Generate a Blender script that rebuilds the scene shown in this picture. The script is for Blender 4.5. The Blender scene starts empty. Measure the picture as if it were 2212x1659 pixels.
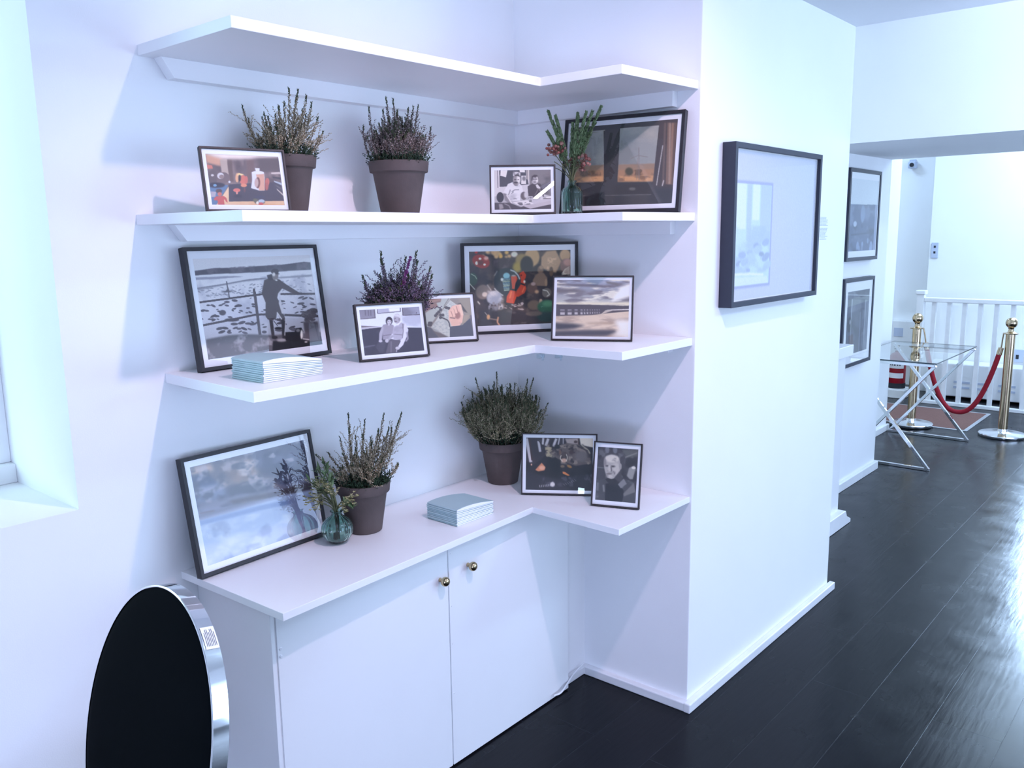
import bpy, bmesh, math, random
import numpy as np
from mathutils import Vector, Matrix
R = math.radians
PI = math.pi
scene = bpy.context.scene
C = scene.collection

# ------------------------------------------------------------------ camera
F_PX, IW, IH = 1840.83, 2212.0, 1659.0
CAM = np.array([-2.38996, -2.03063, 1.6])
YAW, PITCH, ROLL = -0.85909, -0.17239, -0.01429
_cy, _sy = math.cos(YAW), math.sin(YAW)
_cp, _sp = math.cos(PITCH), math.sin(PITCH)
FWD = np.array([-_sy*_cp, _cy*_cp, _sp])
_r = np.array([_cy, _sy, 0.0])
_u = np.cross(_r, FWD)
RIGHT = math.cos(ROLL)*_r + math.sin(ROLL)*_u
UP = -math.sin(ROLL)*_r + math.cos(ROLL)*_u
cam_d = bpy.data.cameras.new('camera')
cam = bpy.data.objects.new('camera', cam_d)
C.objects.link(cam)
m = Matrix.Identity(4)
for i in range(3):
    m[i][0] = RIGHT[i]; m[i][1] = UP[i]; m[i][2] = -FWD[i]; m[i][3] = CAM[i]
cam.matrix_world = m
cam_d.sensor_width = 36.0
cam_d.lens = 36.0*F_PX/IW
cam_d.clip_start = 0.05
scene.camera = cam

def on(px, py, axis, val):
    """survey helper: the point where the sight line of a pixel meets a known wall or shelf plane"""
    d = FWD + RIGHT*(px-IW/2)/F_PX - UP*(py-IH/2)/F_PX
    return CAM + d*(val-CAM[axis])/d[axis]

# ------------------------------------------------------------------ materials
def lin(c):
    c = np.asarray(c, float)/255.0
    return np.where(c <= 0.04045, c/12.92, ((c+0.055)/1.055)**2.4)
def L3(r, g, b): return tuple(float(x) for x in lin((r, g, b)))

def mat(name, col, rough=0.5, metal=0.0, noise=0.0, nscale=12.0, bump=0.0, bscale=200.0, coat=0.0, spec=None, stretch=None):
    m = bpy.data.materials.new(name); m.use_nodes = True
    nt = m.node_tree; b = nt.nodes['Principled BSDF']
    b.inputs['Base Color'].default_value = (*col, 1)
    b.inputs['Roughness'].default_value = rough
    b.inputs['Metallic'].default_value = metal
    b.inputs['Coat Weight'].default_value = coat
    if spec is not None: b.inputs['Specular IOR Level'].default_value = spec
    tc = nt.nodes.new('ShaderNodeTexCoord')
    src = tc.outputs['Object']
    if stretch:
        mp = nt.nodes.new('ShaderNodeMapping'); mp.inputs['Scale'].default_value = stretch
        nt.links.new(src, mp.inputs['Vector']); src = mp.outputs['Vector']
    nz = nt.nodes.new('ShaderNodeTexNoise'); nz.inputs['Scale'].default_value = nscale; nz.inputs['Detail'].default_value = 4
    nt.links.new(src, nz.inputs['Vector'])
    rp = nt.nodes.new('ShaderNodeValToRGB')
    k = max(noise, 0.004)
    rp.color_ramp.elements[0].position = 0.3; rp.color_ramp.elements[1].position = 0.7
    rp.color_ramp.elements[0].color = (*[max(0, c*(1-k)) for c in col], 1)
    rp.color_ramp.elements[1].color = (*[min(1, c*(1+k)) for c in col], 1)
    nt.links.new(nz.outputs['Fac'], rp.inputs['Fac'])
    nt.links.new(rp.outputs['Color'], b.inputs['Base Color'])
    if bump > 0:
        n2 = nt.nodes.new('ShaderNodeTexNoise'); n2.inputs['Scale'].default_value = bscale; n2.inputs['Detail'].default_value = 3
        nt.links.new(src, n2.inputs['Vector'])
        bp = nt.nodes.new('ShaderNodeBump'); bp.inputs['Strength'].default_value = bump; bp.inputs['Distance'].default_value = 0.002
        nt.links.new(n2.outputs['Fac'], bp.inputs['Height'])
        nt.links.new(bp.outputs['Normal'], b.inputs['Normal'])
    return m

def mat_island(name, cols, rough=0.7):
    """leaf and petal colour varies from one leaf to the next"""
    m = bpy.data.materials.new(name); m.use_nodes = True
    nt = m.node_tree; b = nt.nodes['Principled BSDF']
    g = nt.nodes.new('ShaderNodeNewGeometry'); rp = nt.nodes.new('ShaderNodeValToRGB')
    el = rp.color_ramp.elements
    while len(el) < len(cols): el.new(0.5)
    for i, c in enumerate(cols):
        el[i].position = i/(len(cols)-1); el[i].color = (*c, 1)
    nt.links.new(g.outputs['Random Per Island'], rp.inputs['Fac'])
    nt.links.new(rp.outputs['Color'], b.inputs['Base Color'])
    b.inputs['Roughness'].default_value = rough
    b.inputs['Specular IOR Level'].default_value = 0.3
    return m

def mat_glass(name, col, rough=0.0, ior=1.45):
    m = bpy.data.materials.new(name); m.use_nodes = True
    b = m.node_tree.nodes['Principled BSDF']
    b.inputs['Base Color'].default_value = (*col, 1)
    b.inputs['Roughness'].default_value = rough
    b.inputs['Transmission Weight'].default_value = 1.0
    b.inputs['IOR'].default_value = ior
    return m

def mat_pane(name, tint=(1, 1, 1), ior=1.45, gain=1.0):
    """thin clear sheet: see-through with a Fresnel reflection"""
    m = bpy.data.materials.new(name); m.use_nodes = True
    nt = m.node_tree
    for n in list(nt.nodes):
        if n.type != 'OUTPUT_MATERIAL': nt.nodes.remove(n)
    out = [n for n in nt.nodes if n.type == 'OUTPUT_MATERIAL'][0]
    tr = nt.nodes.new('ShaderNodeBsdfTransparent'); tr.inputs['Color'].default_value = (*tint, 1)
    gl = nt.nodes.new('ShaderNodeBsdfGlossy'); gl.inputs['Roughness'].default_value = 0.0
    lw = nt.nodes.new('ShaderNodeLayerWeight'); lw.inputs['Blend'].default_value = 0.5
    pw = nt.nodes.new('ShaderNodeMath'); pw.operation = 'POWER'; pw.inputs[1].default_value = 5.0
    mu = nt.nodes.new('ShaderNodeMath'); mu.operation = 'MULTIPLY_ADD'; mu.use_clamp = True
    r0 = ((ior-1)/(ior+1))**2*1.8*gain
    mu.inputs[1].default_value = 1-r0; mu.inputs[2].default_value = r0
    mx = nt.nodes.new('ShaderNodeMixShader')
    nt.links.new(lw.outputs['Facing'], pw.inputs[0]); nt.links.new(pw.outputs[0], mu.inputs[0]); nt.links.new(mu.outputs[0], mx.inputs['Fac'])
    nt.links.new(tr.outputs[0], mx.inputs[1]); nt.links.new(gl.outputs[0], mx.inputs[2])
    nt.links.new(mx.outputs[0], out.inputs['Surface'])
    return m

def mat_vcol(name):
    m = bpy.data.materials.new(name); m.use_nodes = True
    nt = m.node_tree; b = nt.nodes['Principled BSDF']
    a = nt.nodes.new('ShaderNodeVertexColor'); a.layer_name = 'ink'
    nt.links.new(a.outputs['Color'], b.inputs['Base Color'])
    b.inputs['Roughness'].default_value = 0.6; b.inputs['Specular IOR Level'].default_value = 0.2
    return m

WHITE = (0.885, 0.89, 0.90)
M = {}
M['wall'] = mat('wall_paint', WHITE, 0.65, noise=0.012, nscale=3, bump=0.12, bscale=320)
M['ceil'] = mat('ceiling_paint', (0.84, 0.845, 0.86), 0.8, noise=0.01, nscale=3)
M['shelf'] = mat('shelf_gloss', (0.89, 0.89, 0.90), 0.42, noise=0.01, nscale=5, bump=0.05, bscale=150)
M['skirt'] = mat('skirting_paint', (0.80, 0.805, 0.82), 0.4, noise=0.05, nscale=9, bump=0.1, bscale=60)
M['door'] = mat('cabinet_paint', (0.84, 0.845, 0.855), 0.5, noise=0.008, nscale=6, bump=0.05, bscale=180)
M['black'] = mat('black_frame_wood', L3(38, 36, 42), 0.5, noise=0.15, nscale=60)
M['brownblack'] = mat('dark_brown_frame_wood', L3(44, 36, 36), 0.5, noise=0.15, nscale=60)
M['boxframe'] = mat('charcoal_frame', L3(40, 44, 60), 0.5, noise=0.06, nscale=40)
M['mat'] = mat('mount_card', (0.86, 0.865, 0.88), 0.8, noise=0.006, nscale=30)
M['back'] = mat('backing_board', L3(70, 62, 58), 0.8, noise=0.1, nscale=30)
M['pane'] = mat_pane('picture_glass')
M['ink'] = mat_vcol('photo_print')
M['chrome'] = mat('chrome', (0.86, 0.87, 0.89), 0.06, 1.0)
M['steel'] = mat('brushed_steel', (0.80, 0.81, 0.84), 0.16, 1.0, noise=0.04, nscale=40)
M['brass'] = mat('brass', L3(204, 182, 150), 0.16, 1.0, noise=0.05, nscale=20)
M['knob'] = mat('brass_knob', L3(190, 170, 135), 0.13, 1.0, noise=0.05, nscale=60)
M['blackcloth'] = mat('black_upholstery', (0.0020, 0.003, 0.0045), 0.9, noise=0.1, nscale=300, spec=0.06)
M['pot'] = mat('dark_terracotta', L3(84, 73, 71), 0.85, noise=0.16, nscale=14, bump=0.2, bscale=120)
M['soil'] = mat('potting_soil', L3(40, 34, 30), 0.95, noise=0.4, nscale=80, bump=0.8, bscale=150)
M['cover'] = mat('teal_card_cover', L3(172, 196, 200), 0.6, noise=0.015, nscale=20)
M['page'] = mat('page_paper', (0.86, 0.86, 0.89), 0.75, noise=0.02, nscale=30, stretch=(1, 1, 60))
M['plastic'] = mat('white_plastic', (0.82, 0.82, 0.84), 0.35)
M['grey'] = mat('grey_plastic', L3(186, 194, 214), 0.5)
M['dark'] = mat('dark_gap', L3(40, 42, 50), 0.8)
M['velvet'] = mat('red_rope_velvet', L3(150, 12, 36), 0.8, noise=0.2, nscale=200)
M['red'] = mat('red_enamel', L3(150, 16, 36), 0.3)
M['matbrown'] = mat('brown_coir', L3(118, 84, 78), 0.95, noise=0.12, nscale=90, bump=0.4, bscale=400)
M['alu'] = mat('aluminium_edge', (0.7, 0.72, 0.76), 0.35, 1.0)
M['vase'] = mat_glass('green_glass', (0.62, 0.88, 0.80), 0.02)
M['clear'] = mat_pane('table_glass', (0.93, 0.97, 0.96), 1.5, 2.2)
M['glassedge'] = mat('green_glass_edge', L3(48, 62, 70), 0.15)
M['clip'] = mat_pane('clear_clip', (0.85, 0.9, 0.92), 1.5, 1.3)
M['winglass'] = mat_pane('window_glass', (0.97, 0.99, 1), 1.45, 1.0)
M['stem'] = mat('stem_green', L3(86, 92, 62), 0.7, noise=0.15, nscale=60)
M['twig'] = mat('heather_twig', L3(84, 74, 58), 0.8, noise=0.2, nscale=60)
M['textgrey'] = mat('lettering_grey', L3(150, 160, 195), 0.7)
M['textdark'] = mat('lettering_dark', L3(90, 90, 105), 0.7)

def floor_mat():
    m = bpy.data.materials.new('dark_floor_planks'); m.use_nodes = True
    nt = m.node_tree; b = nt.nodes['Principled BSDF']
    tc = nt.nodes.new('ShaderNodeTexCoord')
    mp = nt.nodes.new('ShaderNodeMapping'); mp.inputs['Location'].default_value = (0.31, 1.18, 0)
    nt.links.new(tc.outputs['Object'], mp.inputs['Vector'])
    br = nt.nodes.new('ShaderNodeTexBrick')
    br.inputs['Scale'].default_value = 1.0
    br.inputs['Brick Width'].default_value = 1.24; br.inputs['Row Height'].default_value = 0.2034
    br.inputs['Mortar Size'].default_value = 0.0012; br.inputs['Mortar Smooth'].default_value = 0.3
    br.inputs['Color1'].default_value = (0.0065, 0.0075, 0.0105, 1); br.inputs['Color2'].default_value = (0.0095, 0.0105, 0.014, 1)
    br.inputs['Mortar'].default_value = (0.018, 0.02, 0.026, 1)
    br.offset = 0.37
    nt.links.new(mp.outputs['Vector'], br.inputs['Vector'])
    m2 = nt.nodes.new('ShaderNodeMapping'); m2.inputs['Scale'].default_value = (3, 22, 1)
    nt.links.new(tc.outputs['Object'], m2.inputs['Vector'])
    nz = nt.nodes.new('ShaderNodeTexNoise'); nz.inputs['Scale'].default_value = 2.4; nz.inputs['Detail'].default_value = 6
    nt.links.new(m2.outputs['Vector'], nz.inputs['Vector'])
    n3 = nt.nodes.new('ShaderNodeTexNoise'); n3.inputs['Scale'].default_value = 7.0; n3.inputs['Detail'].default_value = 5
    nt.links.new(tc.outputs['Object'], n3.inputs['Vector'])
    mr = nt.nodes.new('ShaderNodeMapRange'); mr.inputs['From Min'].default_value = 0.25; mr.inputs['From Max'].default_value = 0.75
    mr.inputs['To Min'].default_value = 0.17; mr.inputs['To Max'].default_value = 0.31
    nt.links.new(n3.outputs['Fac'], mr.inputs['Value'])
    nt.links.new(mr.outputs['Result'], b.inputs['Roughness'])
    mix = nt.nodes.new('ShaderNodeMixRGB'); mix.blend_type = 'MULTIPLY'; mix.inputs['Fac'].default_value = 0.35
    nt.links.new(br.outputs['Color'], mix.inputs['Color1']); nt.links.new(nz.outputs['Fac'], mix.inputs['Color2'])
    nt.links.new(mix.outputs['Color'], b.inputs['Base Color'])
    bp = nt.nodes.new('ShaderNodeBump'); bp.inputs['Strength'].default_value = 0.25; bp.inputs['Distance'].default_value = 0.002
    ad = nt.nodes.new('ShaderNodeMath'); ad.operation = 'MULTIPLY_ADD'; ad.inputs[1].default_value = -1.5
    nt.links.new(br.outputs['Fac'], ad.inputs[0]); nt.links.new(nz.outputs['Fac'], ad.inputs[2])
    nt.links.new(ad.outputs[0], bp.inputs['Height']); nt.links.new(bp.outputs['Normal'], b.inputs['Normal'])
    b.inputs['Specular IOR Level'].default_value = 0.13
    return m
M['floor'] = floor_mat()

# ------------------------------------------------------------------ mesh helpers
def nb(): return bmesh.new()
def box(bm, x0, x1, y0, y1, z0, z1):
    v = [bm.verts.new((x, y, z)) for z in (z0, z1) for (x, y) in ((x0, y0), (x1, y0), (x1, y1), (x0, y1))]
    for f in ((3, 2, 1, 0), (4, 5, 6, 7), (0, 1, 5, 4), (1, 2, 6, 5), (2, 3, 7, 6), (3, 0, 4, 7)):
        bm.faces.new([v[i] for i in f])
def prism(bm, poly, z0, z1):
    a = [bm.verts.new((x, y, z0)) for x, y in poly]; b = [bm.verts.new((x, y, z1)) for x, y in poly]
    n = len(poly)
    bm.faces.new(a[::-1]); bm.faces.new(b)
    for i in range(n): bm.faces.new((a[i], a[(i+1) % n], b[(i+1) % n], b[i]))
    bmesh.ops.recalc_face_normals(bm, faces=bm.faces)
def extrude_y(bm, poly, y0, y1):
    a = [bm.verts.new((x, y0, z)) for x, z in poly]; b = [bm.verts.new((x, y1, z)) for x, z in poly]
    n = len(poly)
    bm.faces.new(a); bm.faces.new(b[::-1])
    for i in range(n): bm.faces.new((a[i], b[i], b[(i+1) % n], a[(i+1) % n]))
    bmesh.ops.recalc_face_normals(bm, faces=bm.faces)
def tube(bm, pts, rad, seg=8, cap=True):
    pts = [Vector(p) for p in pts]; n = len(pts)
    if not hasattr(rad, '__len__'): rad = [rad]*n
    rings = []; ref = Vector((0, 0, 1)); prev = None
    for i, p in enumerate(pts):
        t = (pts[min(i+1, n-1)]-pts[max(i-1, 0)]).normalized()
        if prev is None:
            a = t.cross(ref if abs(t.z) < 0.95 else Vector((1, 0, 0))).normalized()
        else:
            a = (prev-t*prev.dot(t)).normalized()
        prev = a; b = t.cross(a)
        rings.append([bm.verts.new(p+(a*math.cos(2*PI*k/seg)+b*math.sin(2*PI*k/seg))*rad[i]) for k in range(seg)])
    for i in range(n-1):
        for k in range(seg):
            bm.faces.new((rings[i][k], rings[i][(k+1) % seg], rings[i+1][(k+1) % seg], rings[i+1][k]))
    if cap:
        bm.faces.new(rings[0][::-1]); bm.faces.new(rings[-1])
def lathe(bm, prof, seg=48, rib=0, ribamp=None, cap0=True, cap1=True, loc=(0, 0, 0)):
    rings = []
    for j, (r, z) in enumerate(prof):
        am = ribamp[j] if ribamp else 0
        rings.append([bm.verts.new((loc[0]+(r*(1+am*(abs(math.cos(rib*PI*k/seg))-0.6)))*math.cos(2*PI*k/seg),
                                    loc[1]+(r*(1+am*(abs(math.cos(rib*PI*k/seg))-0.6)))*math.sin(2*PI*k/seg), loc[2]+z)) for k in range(seg)])
    for i in range(len(prof)-1):
        for k in range(seg):
            bm.faces.new((rings[i][k], rings[i][(k+1) % seg], rings[i+1][(k+1) % seg], rings[i+1][k]))
    if cap0: bm.faces.new(rings[0][::-1])
    if cap1: bm.faces.new(rings[-1])
    bmesh.ops.recalc_face_normals(bm, faces=bm.faces)
def ball(bm, c, r, u=20, v=14):
    mt = Matrix.Translation(c) @ Matrix.Diagonal((r, r, r, 1))
    bmesh.ops.create_uvsphere(bm, u_segments=u, v_segments=v, radius=1.0, matrix=mt)
def obj(name, bm, material, parent=None, smooth=False, bevel=0.0):
    me = bpy.data.meshes.new(name); bm.to_mesh(me); bm.free()
    return mobj(name, me, material, parent, smooth, bevel)
def mobj(name, me, material, parent=None, smooth=False, bevel=0.0):
    o = bpy.data.objects.new(name, me); C.objects.link(o)
    me.materials.append(material)
    if parent is not None: o.parent = parent
    if smooth:
        me.polygons.foreach_set('use_smooth', [True]*len(me.polygons))
        try: me.set_sharp_from_angle(angle=R(38))
        except Exception: pass
    if bevel > 0:
        md = o.modifiers.new('bevel', 'BEVEL'); md.width = bevel; md.segments = 2; md.limit_method = 'ANGLE'; md.angle_limit = R(40)
    return o
def tag(o, label, cat, group=None):
    o['label'] = label; o['category'] = cat
    if group: o['group'] = group
    return o
def thing(name, label, cat, loc=(0, 0, 0), rotz=0.0, group=None):
    o = bpy.data.objects.new(name, None); C.objects.link(o)
    o.empty_display_size = 0.05
    o.location = loc; o.rotation_euler = (0, 0, rotz)
    return tag(o, label, cat, group)
def struct(name, bm, material, smooth=False, bevel=0.0):
    o = obj(name, bm, material, None, smooth, bevel); o['kind'] = 'structure'; return o
def copy_thing(root, loc, rotz, label, group=None):
    r = root.copy(); C.objects.link(r); r.location = loc; r.rotation_euler = (0, 0, rotz); r['label'] = label
    if group: r['group'] = group
    for ch in list(root.children):
        c = ch.copy(); C.objects.link(c); c.parent = r
        for g in list(ch.children):
            d = g.copy(); C.objects.link(d); d.parent = c
    return r
# ------------------------------------------------------------------ room shell
D, W_ = -0.7232, 1.2894          # pier face, pier width
def wbx(y): return -0.0208*y     # the alcove side wall is a touch out of square
XE = wbx(D)

bm = nb(); box(bm, -5.0, 8.2, -5.6, 2.6, -0.12, 0.0); struct('floor', bm, M['floor'])
# back wall of the alcove with the window opening at its left
bm = nb()
box(bm, -4.6, -3.05, 0, 0.46, 0, 3.0); box(bm, -3.05, -1.6, 0, 0.46, 0, 0.98)
box(bm, -3.05, -1.6, 0, 0.46, 2.45, 3.0); box(bm, -1.6, 0.0, 0, 0.46, 0, 3.0)
bmesh.ops.remove_doubles(bm, verts=bm.verts, dist=1e-5)
struct('wall_back', bm, M['wall'])
bm = nb(); prism(bm, [(0, 0.36), (0, 0), (XE, D), (W_, D), (W_, 0.36)], 0, 3.0)
struct('wall_pier', bm, M['wall'], bevel=0.003)
bm = nb(); prism(bm, [(W_, 0.36), (W_, -0.22), (3.47, -0.22), (3.47, 0.36)], 0, 3.0); struct('wall_right', bm, M['wall'])
bm = nb(); prism(bm, [(3.47, 0.36), (3.47, 0.09), (4.72, 0.09), (4.72, 0.36)], 0, 3.0); struct('wall_hall', bm, M['wall'])
bm = nb(); box(bm, 7.0, 7.2, 0.38, 2.4, 0, 3.0); struct('wall_recess', bm, M['wall'])
bm = nb(); box(bm, 6.72, 7.2, -0.68, 0.38, 0, 3.0); box(bm, 6.72, 7.2, -5.6, -1.36, 0, 3.0); box(bm, 6.72, 7.2, -1.36, -0.68, 0, 0.85); box(bm, 6.72, 7.2, -1.36, -0.68, 2.35, 3.0)
struct('wall_far', bm, M['wall'])
bm = nb()
for y in (-1.36, -0.72): box(bm, 6.80, 6.86, y, y+0.04, 0.85, 2.35)
box(bm, 6.80, 6.86, -1.32, -0.72, 0.85, 0.89); box(bm, 6.80, 6.86, -1.32, -0.72, 2.31, 2.35)
w3 = struct('window_3', bm, M['skirt'])
bm = nb(); bm.faces.new([bm.verts.new(q) for q in ((6.83, -1.32, 0.89), (6.83, -0.72, 0.89), (6.83, -0.72, 2.31), (6.83, -1.32, 2.31))]); obj('window_pane', bm, M['winglass'], w3)
bm = nb(); box(bm, 4.72, 7.2, 2.3, 2.5, 0, 3.0); struct('wall_passage', bm, M['wall'])
bm = nb(); box(bm, -4.8, -4.6, -5.6, 0.36, 0, 3.0); struct('wall_left', bm, M['wall'])
bm = nb()   # street side behind the viewer, with a wide shop window
box(bm, -4.8, -2.4, -5.6, -5.4, 0, 3.0); box(bm, 3.0, 7.2, -5.6, -5.4, 0, 3.0)
box(bm, -2.4, 3.0, -5.6, -5.4, 0, 0.45); box(bm, -2.4, 3.0, -5.6, -5.4, 2.55, 3.0)
struct('wall_front', bm, M['wall'])
bm = nb(); box(bm, -4.8, 7.3, -5.6, 2.6, 3.0, 3.12); struct('ceiling', bm, M['ceil'])
bm = nb(); box(bm, 0.27, W_, -5.6, D, 2.412, 3.0); struct('ceiling_lowered', bm, M['ceil'])
bm = nb(); extrude_y(bm, [(W_, 1.955), (1.95, 2.03), (3.47, 2.045), (3.47, 3.0), (W_, 3.0)], -5.6, -0.22); struct('ceiling_beam', bm, M['wall'])
# front window: frame and glazing
bm = nb()
for x in (-2.4, -0.62, 1.16, 2.94): box(bm, x, x+0.06, -5.54, -5.46, 0.45, 2.55)
box(bm, -2.4, 3.0, -5.54, -5.46, 0.45, 0.52); box(bm, -2.4, 3.0, -5.54, -5.46, 2.48, 2.55)
w2 = struct('window_2', bm, M['skirt'])
bm = nb(); bm.faces.new([bm.verts.new(q) for q in ((-2.34, -5.5, 0.52), (2.94, -5.5, 0.52), (2.94, -5.5, 2.48), (-2.34, -5.5, 2.48))]); g = obj('window_pane', bm, M['winglass'], w2)
# alcove window
bm = nb()
box(bm, -3.05, -1.6, 0.37, 0.44, 0.98, 1.03); box(bm, -3.05, -1.6, 0.37, 0.44, 2.39, 2.45)
box(bm, -3.05, -2.99, 0.37, 0.44, 1.03, 2.39); box(bm, -1.64, -1.6, 0.40, 0.44, 1.03, 2.39); box(bm, -2.36, -2.31, 0.37, 0.44, 1.03, 2.39)
w1 = struct('window_1', bm, M['skirt'], bevel=0.003)
bm = nb(); bm.faces.new([bm.verts.new(q) for q in ((-2.99, 0.42, 1.03), (-1.64, 0.42, 1.03), (-1.64, 0.42, 2.39), (-2.99, 0.42, 2.39))]); obj('window_pane', bm, M['winglass'], w1)
# skirtings
def skirt(name, poly, h=0.032):
    bm = nb(); prism(bm, poly, 0, h); return struct(name, bm, M['skirt'], bevel=0.004)
SK = 0.024
skirt('baseboard_alcove', [(-0.13, -0.301), (0.0, -0.301), (wbx(-0.3), -0.301), (wbx(D)+0.004, D-SK), (wbx(D)-SK, D-SK), (wbx(-0.32)-SK, -0.316), (-0.13, -0.316)])
skirt('baseboard_pier', [(XE-SK-0.002, D), (XE-SK-0.002, D-SK-0.001), (W_+0.03, D-SK-0.001), (W_+0.03, D)], 0.034)
skirt('baseboard_right', [(2.2, -0.22), (2.2, -0.242), (3.492, -0.242), (3.492, -0.21), (3.47, -0.22)], 0.055)
skirt('baseboard_hall', [(3.47, 0.09), (3.47, 0.068), (4.74, 0.068), (4.74, 0.09)], 0.05)
skirt('baseboard_far', [(6.72, -2.0), (6.70, -2.0), (6.70, 0.38), (6.72, 0.38)], 0.08)
bm = nb(); prism(bm, [(-0.139, -0.02), (-0.139, -0.3), (wbx(-0.3), -0.3), (wbx(-0.02), -0.02)], 0, 0.731); struct('trim_1', bm, M['wall'])

# ------------------------------------------------------------------ shelves
ZS = {1: 2.05229, 2: 1.66206, 3: 1.27365, 4: 0.75146}
def lpoly(z, fl, inner, outer, tip, back):
    pb = on(*back, 2, z); a = on(*fl, 2, z); b = on(*inner, 2, z); c = on(*outer, 2, z); e = on(*tip, 0, 0.0149)
    y = float(e[1])
    return [(0.0, 0.0), (float(pb[0]), 0.0), (float(a[0]), float(a[1])), (float(b[0]), float(b[1])), (float(c[0]), float(c[1])), (wbx(y), y)]
LP = {1: lpoly(ZS[1], (497.5, 31.6), (1167, 167), (1343.5, 138), (1509, 175.6), (304, 94)),
      2: lpoly(ZS[2], (522, 453), (1151, 464), (1345, 457.5), (1501.5, 458), (321, 462)),
      3: lpoly(ZS[3], (547, 847), (1155, 745), (1344, 760.5), (1496, 728.5), (351, 805)),
      4: lpoly(ZS[4], (611, 1325.5), (1151, 1095.5), (1337, 1144), (1490, 1074), (397, 1237))}
shelf_labels = {1: 'empty white L-shaped corner shelf, topmost, above the heather pots',
                2: 'white L-shaped corner shelf at eye level carrying two heather pots and three photos',
                3: 'white L-shaped corner shelf carrying the snow photo and bridge photo'}
for i in (1, 2, 3):
    z = ZS[i]; t = 0.0248
    o = thing('corner_shelf', shelf_labels[i], 'shelf', (0, 0, z-t), 0, 'white L-shaped shelves in the alcove')
    bm = nb(); prism(bm, LP[i], 0, t); obj('shelf_board', bm, M['shelf'], o, bevel=0.0012)
    h = {1: 0.046, 2: 0.040, 3: 0.026}[i]
    bm = nb(); extrude_y(bm, [(-1.325, 0), (-0.004, 0), (-0.004, -h), (-1.295, -h)], -0.036, -0.001)
    obj('wall_batten', bm, M['shelf'], o, bevel=0.001)
    bm = nb(); prism(bm, [(wbx(-0.037)-0.001, -0.037), (wbx(-0.66)-0.001, -0.645), (wbx(-0.645)-0.030, -0.645), (wbx(-0.037)-0.030, -0.037)], -h, 0)
    obj('side_batten', bm, M['shelf'], o, bevel=0.001)
    if i == 3:
        for px in (1168, 1207):
            p = on(px, 768, 2, z-t-0.006)
            bm = nb(); box(bm, p[0]-0.012, p[0]+0.012, p[1]-0.006, p[1]+0.006, -0.013, -0.0005); box(bm, p[0]-0.003, p[0]+0.003, p[1]-0.010, p[1]-0.006, -0.020, -0.004)
            tagc = obj('cable_clip', bm, M['clip'], o)
# worktop over the cupboard
wt = thing('worktop', 'white L-shaped worktop over the cupboard doors, holding booklets and photos', 'worktop', (0, 0, ZS[4]-0.0197))
bm = nb(); prism(bm, LP[4], 0, 0.0197); obj('worktop_board', bm, M['shelf'], wt, bevel=0.001)

# ------------------------------------------------------------------ cupboard
cb = thing('cupboard', 'white two-door cupboard with brass knobs under the worktop', 'cupboard', (-0.725, -0.3, 0))
ox, oy = -0.725, -0.3
YF = -0.335
bm = nb()
box(bm, -1.322-ox, -1.304-ox, YF+0.004-oy, -0.0005-oy, 0.0, 0.7312)
obj('side_panel', bm, M['door'], cb, bevel=0.001)
bm = nb(); box(bm, -1.303-ox, -0.15-ox, -0.310-oy, -0.02-oy, 0.05, 0.725); obj('carcass', bm, M['door'], cb)
for (x0, x1, kx, kz, hx) in ((-1.3085, -0.7245, -0.757, 0.617, -1.300), (-0.7205, -0.139, -0.640, 0.627, None)):
    bm = nb(); box(bm, x0-ox, x1-ox, YF-oy, YF+0.018-oy, 0.006, 0.716)
    dr = obj('door', bm, M['door'], cb, bevel=0.0012)
    bm = nb()
    prof = [(0.0065, 0.0), (0.0060, 0.004), (0.0052, 0.009), (0.0062, 0.011), (0.0105, 0.0135), (0.0135, 0.018), (0.0142, 0.023), (0.0130, 0.028), (0.0095, 0.032), (0.004, 0.0338)]
    lathe(bm, prof, 28)
    bmesh.ops.transform(bm, matrix=Matrix.Translation((kx-ox, YF-oy, kz)) @ Matrix.Rotation(R(90), 4, 'X'), verts=bm.verts)
    obj('knob', bm, M['knob'], dr, smooth=True)
    if hx is not None:
        for zz in (0.618, 0.598, 0.20, 0.18):
            bm = nb(); lathe(bm, [(0.0042, 0), (0.0042, 0.0012), (0.003, 0.0022)], 14)
            bmesh.ops.transform(bm, matrix=Matrix.Translation((hx-ox, YF-oy, zz)) @ Matrix.Rotation(R(90), 4, 'X'), verts=bm.verts)
            obj('screw_cap', bm, M['plastic'], dr, smooth=True)
    else:
        for zz in (0.684, 0.52, 0.40, 0.24):
            bm = nb(); lathe(bm, [(0.0022, 0), (0.0020, 0.0014)], 10)
            bmesh.ops.transform(bm, matrix=Matrix.Translation((-0.712-ox, YF-oy, zz)) @ Matrix.Rotation(R(90), 4, 'X'), verts=bm.verts)
            obj('door_pin', bm, M['plastic'], dr, smooth=True)
# loose cable at the foot of the cupboard
pts = [on(1262, 1432, 1, -0.322), on(1240, 1455, 1, -0.324), on(1226, 1476, 1, -0.345), on(1212, 1496, 1, -0.352), on(1196, 1503, 1, -0.345)]
pts = [Vector(p) for p in pts]
for p in pts: p.z = max(p.z, 0.0045)
def spline(ps, n=8):
    out = []
    for i in range(len(ps)-1):
        p0 = ps[max(i-1, 0)]; p1 = ps[i]; p2 = ps[i+1]; p3 = ps[min(i+2, len(ps)-1)]
        for k in range(n):
            t = k/n
            out.append(0.5*((2*p1)+(p2-p0)*t+(2*p0-5*p1+4*p2-p3)*t*t+(3*p1-p0-3*p2+p3)*t**3))
    out.append(ps[-1]); return out
bm = nb(); tube(bm, spline(pts), 0.003, 8)
tag(obj('power_cable', bm, M['plastic'], None, True), 'thin white cable curling on the floor at the cupboard corner', 'cable')
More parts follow.
